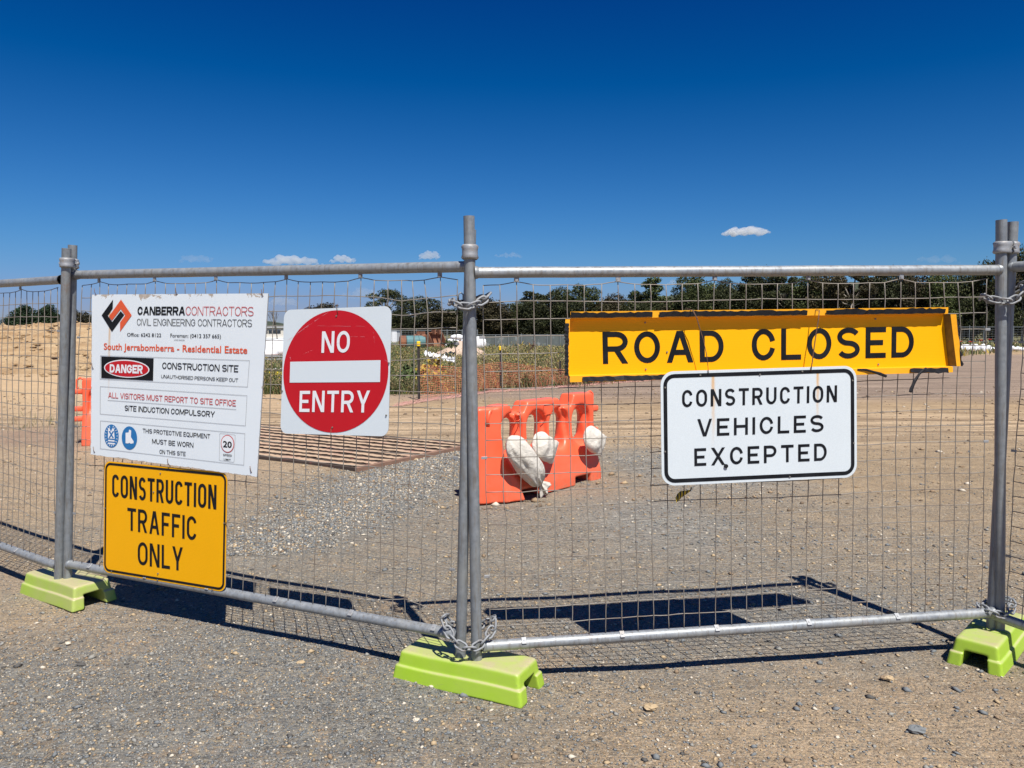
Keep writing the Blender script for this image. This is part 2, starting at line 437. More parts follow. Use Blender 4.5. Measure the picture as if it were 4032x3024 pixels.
# ------------------------------------------------------------------ fence panels
RT = .0235
def tri_noise(i, j, seed=0, amp=1.0):
    v = math.sin(i * 12.9898 + j * 78.233 + seed * 37.7) * 43758.5453; return (v - math.floor(v) - .5) * 2 * amp
def panel(label, PL, TLr, TRr, BLr, BRr, posts, kinks=(), seed=0, cell=.0735, e_out=(.03, .03)):
    """posts: ((bottom, top), (bottom, top)); rails between TLr-TRr and BLr-BRr (world points)"""
    root = thing('mesh_fence', label, 'fence', tuple((np.array(BLr) + np.array(BRr)) / 2 * np.array([1, 1, 0])), 'temporary fence panels across the road')
    for b, tp in posts:
        m = MB(); b, tp = np.array(b), np.array(tp); ax = tp - b; ax /= np.linalg.norm(ax)
        # hollow tube end
        m.tube([b, b + ax * .004, tp], RT, 20, caps=True)
        auto_smooth(m.make('post', MT['galv'], root), 50)
    TLr, TRr, BLr, BRr = [np.array(p) for p in (TLr, TRr, BLr, BRr)]
    for nm, a, b, mm in (('top_rail', TLr, TRr, 'rail'), ('bottom_rail', BLr, BRr, 'rail')):
        n = 24; pts = [a + (b - a) * i / n + np.array([0, 0, .0005 * tri_noise(i, 3, seed)]) for i in range(n + 1)]
        auto_smooth(MB().tube(pts, RT, 20, caps=False).make(nm, MT[mm], root), 50)
        for p, q in ((a, b), (b, a)):
            d_ = (q - p) / np.linalg.norm(q - p)
            auto_smooth(MB().tube([p - d_ * .012, p - d_ * .0, p + d_ * .004], [RT + .004, RT + .003, RT], 16, caps=False).make('weld', MT['galv'], root), 60)
    e = (BRr - BLr); W = np.linalg.norm(e); e /= W
    nc = int(round((W - sum(e_out)) / cell)); Ht = (TLr - BLr)[2]
    zt, zb = .052, .012
    nr = int(round((Ht - zt - zb) / cell))
    nrm = np.array([e[1], -e[0], 0]); nrm /= np.linalg.norm(nrm)
    def node(i, j):
        u = (e_out[0] + (W - sum(e_out)) * i / nc) / W; 
        lo = BLr * (1 - u) + BRr * u + np.array([0, 0, zb]); hi = TLr * (1 - u) + TRr * u - np.array([0, 0, zt])
        v = j / nr; p = lo * (1 - v) + hi * v
        k = .0018; dx = tri_noise(i, j, seed) * k + .003 * math.sin(i * .7 + j * .31 + seed); dz = tri_noise(i, j, seed + 5) * k + .0035 * math.sin(i * .45 - j * .2 + seed * 2)
        dn = .007 * math.sin(i * .33 + seed) * math.sin(j * .4 + seed * 1.7) + tri_noise(i, j, seed + 9) * .0015
        for (ki, kj, kx, kz, kr) in kinks:
            g = math.exp(-((i - ki) ** 2 + (j - kj) ** 2) / (kr * kr)); dx += kx * g; dz += kz * g; dn += kx * .5 * g
        if j == 0: dz *= .3
        if j == nr:
            dz = -.004 + .016 * max(0, 1 - abs(((i + 1) % 6) - 3) / 1.2) + tri_noise(i, j, seed) * .002
        return p + e * dx + np.array([0, 0, dz]) + nrm * dn
    N = [[node(i, j) for j in range(nr + 1)] for i in range(nc + 1)]
    m = MB(); rw = .0021
    for i in range(nc + 1):
        pts = []
        for j in range(nr + 1):
            pts.append(N[i][j] + nrm * .0018)
            if j < nr: pts.append((N[i][j] + N[i][j + 1]) / 2 + e * tri_noise(i, j, seed + 2) * .0010 + nrm * .0018)
        m.tube(pts, rw, 5)
    for j in range(nr + 1):
        pts = []
        for i in range(nc + 1):
            pts.append(N[i][j] - nrm * .0018)
            if i < nc: pts.append((N[i][j] + N[i + 1][j]) / 2 + np.array([0, 0, tri_noise(i, j, seed + 3) * .0012]) - nrm * .0018)
        m.tube(pts, rw, 5)
    o = m.make('wire_mesh', MT['wire'], root, smooth=True)
    up = np.array([0, 0, 1.])
    for i in range(2, nc, 6):
        a = N[i][nr]; c = a + up * .012
        MB().box(c + nrm * .006, (.022, .004, .03), axes=(e, nrm, up), bev=.0015).box(c + nrm * .010 - up * .006, (.012, .004, .012), axes=(e, nrm, up)).make('mesh_clip', MT['clip'], root)
        a = N[i][0]; c = BLr + (BRr - BLr) * ((e_out[0] + (W - sum(e_out)) * i / nc) / W)
        c = c + (nrm * .62 + up * .78) * RT
        ey = nrm * .62 + up * .78; ez = up * .62 - nrm * .78
        MB().box(c + ey * .001, (.022, .003, .032), axes=(e, ey, ez), bev=.001).tube([c + ey * .002, c + ey * .005], .004, 8).make('mesh_clip', MT['clip'], root)
    for j in range(4, nr, 7):
        for i, sgn in ((0, -1), (nc, 1)):
            a = N[i][j] + e * sgn * .006
            MB().box(a + nrm * .004, (.026, .003, .012), axes=(e, nrm, up), bev=.001).make('mesh_clip', MT['clip'], root)
    return root
L0 = (-2.554, 4.347); M1 = (-.222, 3.286); M2 = (-.153, 3.253); R0 = (2.300, 3.585)
P1 = Plane(L0, M1); P2 = Plane(M2, R0)
P0 = Plane((-3.21, 4.745), (-2.60, 4.335)); P3 = Plane((2.335, 3.55), (2.335 + .4, 3.55 - .916))
d_ = lambda x, y: (x * D, y * D)
# middle post pair, left pair, right pair: bottoms sit in the feet (about z = .10)
def ext(b, t, zb=.115):
    b = np.array(b); t = np.array(t); k = (zb - b[2]) / (t - b)[2]; return (b + (t - b) * k, t)
pm2 = ext(P2.hit(*d_(1030, 1424)), P2.hit(*d_(1013, 467)))
pm1b = P1.hit(*d_(995, 1417)); pm1t = P1.hit(1853, 905); pm1 = ext(pm1b, pm1t)
pl1 = ext(P1.hit(266, 2272), P1.hit(286, 965))
pl0 = ext(P0.hit(231, 2262), P0.hit(262, 978))
pr2 = ext(P2.hit(3935, 2446), P2.hit(3943, 866)); pr3 = ext(P3.hit(3905, 2458), P3.hit(3988, 874))
panel('galvanised mesh fence panel carrying the white notice board and the red no entry sign', P1,
      P1.hit(305, 1082), P1.hit(1830, 1050), P1.hit(278, 2222), P1.hit(1795, 2497), (pl1, pm1), seed=1,
      kinks=((31, 22, -.03, -.012, 1.2), (32, 17, -.012, .01, 1.5), (29, 21, .01, -.02, 1.3), (30, 1, -.02, .03, 1.4), (8, 10, .01, 0, 2)), e_out=(.03, .03))
panel('galvanised mesh fence panel carrying the long yellow road closed sign', P2,
      P2.hit(1880, 1073), P2.hit(3925, 1063), P2.hit(1912, 2543), P2.hit(3900, 2412), (pm2, pr2), seed=2,
      kinks=((2, 5, .0, -.02, .8), (1, 7, .012, .008, 1.), (2, 8, .0, -.025, .8), (30, 18, .01, 0, 2)), e_out=(.02, .05))
# far left panel goes on out of the frame, right-hand panel comes towards the viewer
def along(P, px, py, L, zfix=None):
    a = P.hit(px, py); return a
a0 = P0.hit(240, 1102); b0 = P0.hit(226, 2228); t0 = P0.hit(0, 1117); bb0 = P0.hit(0, 2148)
def stretch(p, q, L): d = q - p; d = d / np.linalg.norm(d[:2]); return p + d * L
a0l, b0l = stretch(a0, t0, 2.42), stretch(b0, bb0, 2.42)
b0l[2] = min(b0l[2], .30)
pfar = (np.array([b0l[0], b0l[1], .05]), np.array([a0l[0], a0l[1], a0l[2] + .17]))
panel('weathered mesh fence panel at the far left running out of the picture', P0, a0l, a0, b0l, b0, (pfar, pl0), seed=3,
      kinks=((30, 12, -.04, .01, 2.2), (26, 3, -.02, .03, 2.0), (28, 19, -.03, 0, 2.), (22, 8, .02, .02, 2.5), (31, 6, .03, 0, 2), (24, 16, -.02, -.01, 3)), e_out=(.03, .03))
dz3 = np.array([.4, -.916, 0])
ta3 = P3.hit(3985, 1040); ta3[2] = 1.845; ba3 = np.array([P3.hit(3905, 2425)[0], P3.hit(3905, 2425)[1], .19])
panel('mesh fence panel at the right edge turning towards the viewer', P3, ta3 + dz3 * .01, ta3 + dz3 * 2.4, ba3 + dz3 * .01, ba3 + dz3 * 2.4,
      (pr3, (ba3 + dz3 * 2.4 - np.array([0, 0, .13]), ta3 + dz3 * 2.4 + np.array([0, 0, .17]))), seed=4, e_out=(.06, .03))

# ------------------------------------------------------------------ couplers and chains
def coupler(label, c1, c2, z, h=.055, bolt=True):
    c1, c2 = np.array(c1), np.array(c2); c = (c1 + c2) / 2
    root = thing('fence_coupler', label, 'clamp', (c[0], c[1], z), 'couplers clamped round pairs of fence posts')
    e = c2 - c1; e[2] = 0; g = np.linalg.norm(e); e /= g; n = np.array([e[1], -e[0], 0]); 
    for sgn in (-1, 1):
        prof = []
        for k in range(11):
            a = R(-90 + 180 * k / 10) ; 
            prof.append((g / 2 + .0275 * math.cos(a), .0275 * math.sin(a)))
        m = MB(); V = []
        zs = [(-h / 2, .000), (-h / 2 + .006, .006), (-h * .18, .002), (h * .18, .002), (h / 2 - .006, .006), (h / 2, .0)]
        path = [(.004, -.029)] + [(x, y) for x, y in prof] + [(.004, .029)]
        for zz, o in zs:
            for (x, y) in path:
                l = math.hypot(x, y) or 1; V.append(c + e * sgn * (x + o * x / l) + n * (y + o * y / l) + np.array([0, 0, z - c[2] + zz]))
        k = len(path); Fs = [[r_ * k + i, r_ * k + i + 1, (r_ + 1) * k + i + 1, (r_ + 1) * k + i] for r_ in range(len(zs) - 1) for i in range(k - 1)]
        o = mesh_obj('clamp_half', V, Fs, MT['clip'], root, smooth=True)
        md = o.modifiers.new('t', 'SOLIDIFY'); md.thickness = .004; md.offset = 0
    if not bolt: return
    cc = np.array([c[0], c[1], z]); MB().tube([cc - n * .05, cc + n * .05], .005, 8).tube([cc + n * .041, cc + n * .051], .009, 6).tube([cc - n * .051, cc - n * .041], .009, 6).make('bolt', MT['clip'], root)
def topat(pp, z): b, t = pp; k = (z - b[2]) / (t - b)[2]; return b + (t - b) * k
zc = 1.89
coupler('two-part coupler near the top of the middle fence posts', topat(pm1, zc) + np.array([0, .012, 0]), topat(pm2, zc) , P2.hit(1850, 992)[2], .058, False)
zc = P1.hit(275, 1040)[2]; coupler('ridged coupler joining the tops of the left pair of posts', topat(pl0, zc), topat(pl1, zc), zc, .05)
zc = P2.hit(3950, 975)[2]; coupler('ridged coupler joining the tops of the right pair of posts', topat(pr2, zc), topat(pr3, zc), zc, .052)

def link(m, c, t, up, L=.056, Wd=.033, r=.0050):
    t = t / np.linalg.norm(t); up = up - t * np.dot(up, t); up /= np.linalg.norm(up)
    a = L / 2 - Wd / 2; pts = []
    for k in range(9): th = R(-90 + 180 * k / 8); pts.append(c + t * (a + math.cos(th) * Wd / 2) + up * math.sin(th) * Wd / 2)
    for k in range(9): th = R(90 + 180 * k / 8); pts.append(c + t * (-a + math.cos(th) * Wd / 2) + up * math.sin(th) * Wd / 2)
    m.tube(pts, r, 8, closed=True)
def chain(label, path, closed=True):
    P = [np.array(p, float) for p in path]
    if closed: P = P + [P[0]]
    seg = [np.linalg.norm(P[i + 1] - P[i]) for i in range(len(P) - 1)]; T = sum(seg); n = max(4, int(round(T / .040)))
    def at(s):
        s = max(0, min(T - 1e-6, s)); i = 0
        while s > seg[i]: s -= seg[i]; i += 1
        return P[i] + (P[i + 1] - P[i]) * (s / seg[i])
    lo = min(p[2] for p in P)
    root = thing('chain', label, 'chain', (P[0][0], P[0][1], lo), 'galvanised chains looped round the fence posts')
    for k in range(n):
        s = T * (k + .5) / n; c = at(s); t = at(s + .01) - at(s - .01)
        nrm_ = np.cross(t, [0, 0, 1.]); nrm_ /= np.linalg.norm(nrm_) + 1e-9
        upv = np.cross(nrm_, t); upv /= np.linalg.norm(upv) + 1e-9
        u = upv * math.cos(R(40 if k % 2 else -50)) + nrm_ * math.sin(R(40 if k % 2 else -50))
        m = MB(); link(m, c, t, u); m.make('link', MT['chain'], root, smooth=True)
def loop(c, e, a, b, zf, n=28, c2=None):
    e = np.array(e, float); e /= np.linalg.norm(e); nn = np.array([e[1], -e[0], 0]); out = []
    for k in range(n):
        th = 2 * math.pi * k / n
        out.append(np.array(c) + e * a * math.cos(th) + nn * b * math.sin(th) + np.array([0, 0, zf(math.cos(th), math.sin(th))]))
    return out
ct = (topat(pm1, 1.68) + topat(pm2, 1.68)) / 2; ct[2] = P2.hit(1858, 1195)[2]
chain('chain looped round the middle posts below the top rail', loop(ct, P2.e, .078, .052, lambda c, s: .022 * abs(c) ** 1.5 - .012 * max(0, s) + .014 * c))
cb = (topat(pm1, .26) + topat(pm2, .26)) / 2; cb[2] = P2.hit(1870, 2540)[2] + .02
chain('chain hanging round the foot of the middle posts', loop(cb, P2.e, .108, .058, lambda c, s: .085 * c * c * (1 if c < 0 else .75) - .018 * max(0, s) + (.0 if s > 0 else .02)))
cr = (topat(pr2, 1.7) + topat(pr3, 1.7)) / 2; cr[2] = P2.hit(3940, 1180)[2]
chain('chain looped round the right posts above the road closed sign', loop(cr, (.99, -.14, 0), .095, .06, lambda c, s: .045 * abs(c) ** 1.4 - .008 * max(0, s) + .03 * c))
cq = (topat(pr2, .3) + topat(pr3, .3)) / 2; cq[2] = P2.hit(3915, 2400)[2]
chain('chain looped low round the right posts above the green foot', loop(cq, (.9, .2, 0), .075, .055, lambda c, s: .02 * abs(c) - .012 * max(0, s) + .012 * c))
# black padlock body behind the middle upper chain
lk = thing('padlock', 'black padlock hidden behind the middle post at the upper chain', 'padlock', tuple(topat(pm1, 1.66) + np.array([-.035, .015, 0])))
b_ = np.array(lk.location); MB().box(b_, (.03, .02, .045), bev=.006).make('body', MT['black'], lk)
MB().tube([b_ + np.array([-.01, 0, .02]), b_ + np.array([-.01, 0, .045]), b_ + np.array([0, 0, .054]), b_ + np.array([.01, 0, .045]), b_ + np.array([.01, 0, .02])], .003, 8).make('shackle', MT['chain'], lk, smooth=True)

# ------------------------------------------------------------------ fence feet
def foot_mat(name, dust):
    t = NT(name); co = t.coord(); gm = t.n('ShaderNodeNewGeometry'); sp = t.n('ShaderNodeSeparateXYZ'); t.l(gm.outputs['Normal'], sp.inputs[0])
    n = t.noise(6, 6, .65, co, .3); n2 = t.noise(60, 6, .7, co)
    g = t.mix(t.noise(10, 4, .5, co), (.29, .49, .010), (.36, .56, .018))
    upm = t.ramp(sp.outputs[2], [(.25, 0.), (.9, 1.)])
    m = t.math('MULTIPLY', t.math('ADD', t.math('MULTIPLY', upm, .68), dust), t.ramp(n, [(.32, .45), (.60, 1.2)]), clamp=True)
    m = t.math('MULTIPLY', m, t.ramp(n2, [(.2, .75), (.6, 1.)]), clamp=True)
    col = t.mix(m, g, (.44, .38, .22))
    sc = t.noise(23, 8, .8, co, 2.); col = t.mix(t.ramp(sc, [(.60, 0.), (.66, .55)]), col, (.24, .26, .10))
    t.base(col); t.rough(.48); t.bump(n2, .15, .002); return t.m
MT['foot'] = foot_mat('lime_green_plastic', .15); MT['footd'] = foot_mat('dusty_lime_green_plastic', .45)
def foot_sdf(L, W, H, groove=None):
    def f(X, Y, Z):
        ledge = H * .50
        hl = L / 2 - .004 - (Z * .16) - np.where(Z > ledge, .009, 0); hw = W / 2 - (Z * .16) - np.where(Z > ledge, .009, 0)
        q = smax(np.abs(X) - hl, np.abs(Y) - hw, .016)
        q = smax(q, Z - H, .014); q = np.maximum(q, -Z)
        # chamfer at the base skirt + hollow
        inner = smax(np.abs(X) - (hl + .05), np.maximum(np.abs(Y) - (W * .24 - Z * .12), Z - H * .60), .01)
        q = smax(q, -inner, .006)
        if groove is not None:
            for gx_ in (groove - .012, groove + .012): q = np.maximum(q, -np.maximum(np.abs(X - gx_) - .0055, -(q + .012)))
        return q
    return snet(f, (-L/2 - .02, -W/2 - .02, -.012), (L/2 + .02, W/2 + .02, H + .012), .0055)
def foot(label, c, rz, L, W, H, mat, tilt=0.0, groove=None):
    o = thing('ballast_block', label, 'fence foot', (c[0], c[1], 0), 'lime green plastic fence feet', rz)
    P, Fc = foot_sdf(L, W, H, groove)
    P = P.copy(); P[:, 2] = np.maximum(P[:, 2], 0) - .006; P[:, 2] += P[:, 0] * math.tan(tilt) + .004 * np.sin(P[:, 0] * 9)
    b = mesh_obj('block', P, Fc, MT[mat], o, smooth=True, local=True)
    # bore collars for the posts
    return o
def mid(a, b): return (np.array(a) + np.array(b)) / 2
fm_a, fm_b, fm_c = on_z(2042, 2789), on_z(1550, 2671), on_z(2136, 2723)
e_ = fm_b - fm_a; ang = math.atan2(-e_[1], -e_[0]); w_ = fm_c - fm_a
nrmf = np.array([-math.sin(ang), math.cos(ang), 0])
foot('lime green plastic foot in the middle holding two posts, closest to the viewer', mid(fm_a, fm_b) + nrmf * .125 , ang, .655, .25, .130, 'foot')
fl_a, fl_b = on_z(281, 2411), on_z(76, 2334); ang = math.atan2((fl_a - fl_b)[1], (fl_a - fl_b)[0]); nrmf = np.array([-math.sin(ang), math.cos(ang), 0])
foot('dusty lime green plastic foot under the left pair of posts', mid(fl_a, fl_b) + nrmf * .13, ang, .61, .26, .130, 'footd')
fr_a, fr_b = on_z(3727, 2611), on_z(3942, 2670); e_ = fr_b - fr_a; ang = math.atan2(e_[1], e_[0]) + math.pi / 2
dirf = np.array([math.cos(ang), math.sin(ang), 0])
foot('lime green plastic foot with a broken end under the right pair of posts', mid(fr_a, fr_b) + dirf * .305, ang, .61, .235, .135, 'foot', groove=-.07)

# ------------------------------------------------------------------ signs on the fence
def cpx(ox, oy, s): return lambda x, y: (ox + x / s, oy + y / s)
# company notice board
k = cpx(340, 1130, 2.1824)
S = Sign('notice_board', 'large white construction site notice board with peeling edges and a danger panel', P1, [k(48, 65), k(1562, 55), k(1465, 1635), k(35, 1440)], .03)
S.plate(MT['board'], .004, .006, 'board')
LB = .0015
black = [(231,108),(133,243),(222,385),(327,240),(297,207),(224,300),(186,246),(228,185)]
red = [(300,108),(392,243),(292,383),(292,305),(337,243),(298,188),(222,288),(197,252)]
lg = S.poly('logo', [[S.px(*k(*p), LB) for p in black]], LB, MT['black'])
mesh_obj('logo_chevron', [S.px(*k(*p), LB + .0004) for p in red], [list(range(len(red)))], MT['orangev'], S.root)
def T(txt, bl, br, tl, m='black', bold=0.0, lay=LB): return S.font(txt, k(*bl), k(*br), k(*tl), lay, MT[m], bold + (.012 if 0 <= bold < .015 else 0) + (.008 if bold < 0 else 0))
def C_(txt, bl, br, tl, m='black', t=.14, gap=.10, lay=LB): return S.road(txt, k(*bl), k(*br), k(*tl), lay, MT[m], t, gap)
C_('CANBERRA', (440, 240), (850, 243), (443, 168), t=.215, gap=.055)
C_('CONTRACTORS', (855, 243), (1438, 250), (857, 167), 'thinred', .085, .09)
C_('CIVIL ENGINEERING CONTRACTORS', (437, 330), (1425, 343), (437, 272), t=.085, gap=.10)
T('Office: 6242 8122', (352, 424), (645, 430), (352, 392), bold=-.004)
T('Foreman: (0412 357 665)', (724, 432), (1158, 441), (724, 398), bold=-.004)
T('COVID WARDEN', (755, 460), (848, 462), (755, 449), 'greyline')
T('South Jerrabomberra - Residential Estate', (152, 537), (1385, 572), (152, 480), 'orangev', .018)
def outline(name, pts, w=1.6, mat='greyline', lay=LB):
    P = [np.array(k(*p)) for p in pts]; c = sum(P) / len(P); V = []
    for p in P: V.append(S.px(*p, lay))
    for i, p in enumerate(P):
        a, b = P[i - 1], P[(i + 1) % len(P)]; u = (a - p) / np.linalg.norm(a - p) + (b - p) / np.linalg.norm(b - p)
        V.append(S.px(*(p + u * w * .8), lay))
    n = len(P); return mesh_obj(name, V, [[i, n + i, n + (i + 1) % n, (i + 1) % n][::-1] for i in range(n)], MT[mat], S.root)
outline('box_outline', [(122,588),(1405,630),(1388,860),(118,792)])
outline('box_outline', [(120,853),(1384,932),(1370,1194),(119,1092)])
outline('box_outline', [(122,1148),(1366,1258),(1356,1532),(120,1390)])
dp = mesh_obj('danger_panel', [S.px(*k(*p), LB) for p in [(130,782),(575,805),(580,613),(130,597)]], [[0, 1, 2, 3]], MT['black'], S.root)
def ell(cx, cy, rx, ry, shear=0.05, n=40): return [k(cx + rx * math.cos(t), cy + ry * math.sin(t) + shear * rx * math.cos(t)) for t in [2 * math.pi * i / n for i in range(n)]][::-1]
def epoly(name, e, lay, mat, parent=None): return mesh_obj(name, [S.px(*p, lay) for p in e], [list(range(len(e)))], MT[mat], parent or S.root)
epoly('danger_oval_rim', ell(350, 702, 195, 77), LB + .0006, 'whitev'); epoly('danger_oval', ell(350, 702, 186, 68), LB + .0012, 'redv')
C_('DANGER', (205, 735), (488, 745), (207, 663), 'whitev', .24, .05, LB + .0018)
C_('CONSTRUCTION SITE', (653, 703), (1307, 732), (655, 647), t=.155)
C_('UNAUTHORISED PERSONS KEEP OUT', (644, 783), (1305, 817), (646, 753))
C_('ALL VISITORS MUST REPORT TO SITE OFFICE', (190, 952), (1287, 1025), (190, 904), 'thinred', .135)
mesh_obj('underline', [S.px(*k(*p), LB) for p in [(185,974),(1290,1054),(1290,1051),(185,971)]], [[0, 1, 2, 3]], MT['greyline'], S.root)
C_('SITE INDUCTION COMPULSORY', (330, 1062), (1105, 1118), (332, 1016), t=.15)
v1 = epoly('vest_symbol', ell(218, 1280, 62, 99), LB, 'bluev'); v2 = epoly('boot_symbol', ell(372, 1297, 66, 100), LB, 'bluev')
vest = [[(190,1212),(202,1212),(214,1245),(226,1214),(240,1216),(246,1305),(188,1300)]]
Vv = [S.px(*k(*p), LB + .0006) for p in vest[0]][::-1]; mesh_obj('vest', Vv, [list(range(7))], MT['whitev'], v1)
for q in ([(196,1240),(206,1236),(240,1296),(230,1300)], [(232,1236),(242,1240),(206,1298),(196,1294)]):
    mesh_obj('vest_strap', [S.px(*k(*p), LB + .0012 + .0002 * (q[0][0] > 200)) for p in q][::-1], [[0, 1, 2, 3]], MT['bluev'], v1)
for yy in (1312, 1336): mesh_obj('vest_band', [S.px(*k(*p), LB + .0006) for p in [(190,yy),(245,yy+5),(245,yy+17),(190,yy+12)]][::-1], [[0, 1, 2, 3]], MT['whitev'], v1)
tk = MB()
for i in range(20):
    t = 2 * math.pi * i / 20
    if abs(math.cos(t)) < .25 and math.sin(t) < 0: continue
    for_ = [(218 + 44 * math.cos(t) , 1280 + 76 * math.sin(t)), (218 + 56 * math.cos(t), 1280 + 90 * math.sin(t))]
    (x0, y0), (x1, y1) = for_; l = math.hypot(x1 - x0, y1 - y0); nx, ny = -(y1 - y0) / l * 2.4, (x1 - x0) / l * 2.4
    tk.add([S.px(*k(*p), LB + .0006) for p in [(x0 - nx, y0 - ny), (x1 - nx, y1 - ny), (x1 + nx, y1 + ny), (x0 + nx, y0 + ny)]], [[3, 2, 1, 0]])
tk.make('glow_ticks', MT['whitev'], v1)
boot = [(340,1252),(366,1250),(371,1225),(388,1232),(386,1290),(400,1312),(409,1325),(408,1342),(384,1347),(374,1338),(362,1344),(340,1342)]
mesh_obj('boot', [S.px(*k(*p), LB + .0006) for p in boot][::-1], [list(range(len(boot)))], MT['whitev'], v2)
C_('THIS PROTECTIVE EQUIPMENT', (486, 1252), (1066, 1303), (486, 1215))
C_('MUST BE WORN', (567, 1345), (922, 1380), (567, 1304))
C_('ON THIS SITE', (630, 1431), (855, 1452), (631, 1396))
outline('speed_box', [(1155,1256),(1274,1267),(1282,1275),(1273,1500),(1265,1507),(1150,1491),(1143,1484),(1147,1262)], 1.8)
epoly('speed_ring', ell(1215, 1347, 58, 76), LB, 'thinred'); epoly('speed_disc', ell(1215, 1347, 52, 69), LB + .0006, 'whitev')
T('20', (1177, 1374), (1253, 1382), (1178, 1320), bold=.03, lay=LB + .0012)
C_('SPEED', (1177, 1450), (1252, 1458), (1177, 1433), t=.2, gap=.14); T('LIMIT', (1183, 1488), (1243, 1495), (1183, 1471))
for (x, y) in ((82, 62), (780, 60), (1518, 75), (60, 700), (72, 1418), (710, 1525), (1420, 1590)):
    p = S.px(*k(x, y), .002)
    MB().tube([p + np.array([-.006, 0, .03]), p + np.array([-.002, -.004, .01]), p, p + np.array([.004, .002, -.006]), p + np.array([.008, .03, .0])], .0016, 6).make('tie_wire', MT['tiewire'], S.root, smooth=True)

# yellow construction traffic sign
k = cpx(380, 1780, 2.861)
S = Sign('traffic_sign', 'square yellow sign reading construction traffic only, below the notice board', P1, [k(90, 98), k(1478, 232), k(1452, 1580), k(76, 1350)], .024)
S.plate(MT['yel'], .045); S.ring(.008, .04, .0125, .0012, MT['black'])
S.road('CONSTRUCTION', k(178, 502), k(1352, 646), k(178, 248), .0012, MT['black'], .135, .10)
S.road('TRAFFIC', k(350, 879), k(1127, 996), k(350, 625), .0012, MT['black'], .135, .12)
S.road('ONLY', k(467, 1265), k(975, 1340), k(467, 1008), .0012, MT['black'], .135, .12)
for (x, y) in ((722, 240), (100, 632), (1440, 800), (172, 1342), (695, 1368), (690, 1440), (1305, 1550), (645, 450)): S.bolt(*k(x, y))
p = S.px(*k(1450, 800), .003)
MB().tube([p, p + P1.e * .02 + np.array([0, 0, .01]), p + P1.e * .04 + np.array([0, 0, .035])], .0011, 6).tube([p + P1.e * .005, p + P1.e * .02 + np.array([0, 0, -.02]), p + P1.e * .022 + np.array([0, 0, -.05]), p + P1.e * .008 + np.array([0, 0, -.06])], .0011, 6).make('tie_wire', MT['tiewire'], S.root, smooth=True)

# no entry
k = cpx(1080, 1180, 2.9625)
S = Sign('no_entry_sign', 'square white sign with a red no entry disc and a white bar', P1, [k(115, 120), k(1370, 72), k(1330, 1595), k(70, 1560)], .03)
S.plate(MT['wh2'], .04)
n = 72; circ = [S.uv(.5 + .487 * math.cos(2 * math.pi * i / n), .5 + .482 * math.sin(2 * math.pi * i / n), .0012) for i in range(n)]
dz_ = mesh_obj('red_disc', circ, [list(range(n))], MT['redv'], S.root)
mesh_obj('white_bar', [S.px(*k(*p), .0024) for p in [(183,967),(1237,960),(1243,705),(190,724)]], [[0, 1, 2, 3]], MT['wh2'], S.root)
S.road('NO', k(553, 620), k(880, 617), k(562, 370), .0024, MT['whitev'], .155, .15)
S.road('ENTRY', k(295, 1308), k(1113, 1316), k(303, 1063), .0024, MT['whitev'], .15, .15)
for (x, y) in ((728, 190), (680, 1490), (1308, 1348), (95, 1065), (1340, 738)): S.bolt(*k(x, y))
for sx, (x, y) in ((1, (735, 100)), (-1, (662, 1580))):
    p = S.px(*k(x, y), .003); MB().tube([p + np.array([0, .02, .02 * sx]), p + np.array([0, 0, .012 * sx]), p, p + np.array([.003, 0, -.03 * sx])], .0014, 6).make('tie_wire', MT['tiewire'], S.root, smooth=True)
# scratches in the disc
sc = MB()
for a, b, w in (((250, 400), (640, 140), 2.), ((400, 305), (1170, 312), 1.), ((820, 432), (1190, 433), 1.), ((150, 480), (470, 260), 1.2), ((330, 640), (480, 575), 1.), ((1155, 360), (1175, 520), 1.2), ((185, 650), (192, 700), 2.2), ((1290, 700), (1350, 738), 2.4), ((930, 1640), (1000, 1600), 1.)):
    A, B = np.array(k(*a)), np.array(k(*b)); n_ = 14; u = (B - A) / np.linalg.norm(B - A); v = np.array([-u[1], u[0]]); Pp = []
    for i in range(n_ + 1):
        q = A + (B - A) * i / n_ + v * tri_noise(i, a[0]) * .7; ww = .28 * w * (1 + tri_noise(i, a[1])) * (math.sin(math.pi * i / n_) + .15); Pp.append((q - v * ww, q + v * ww))
    for i in range(n_):
        if tri_noise(i, b[0], 4) > -.5: sc.add([S.px(*Pp[i][0], .0018), S.px(*Pp[i][1], .0018), S.px(*Pp[i+1][1], .0018), S.px(*Pp[i+1][0], .0018)], [[0, 1, 2, 3]])
MT['scr'] = simple('scratch', (.72, .22, .26), .6, .2, 30)
sc.make('scratches', MT['scr'], dz_)
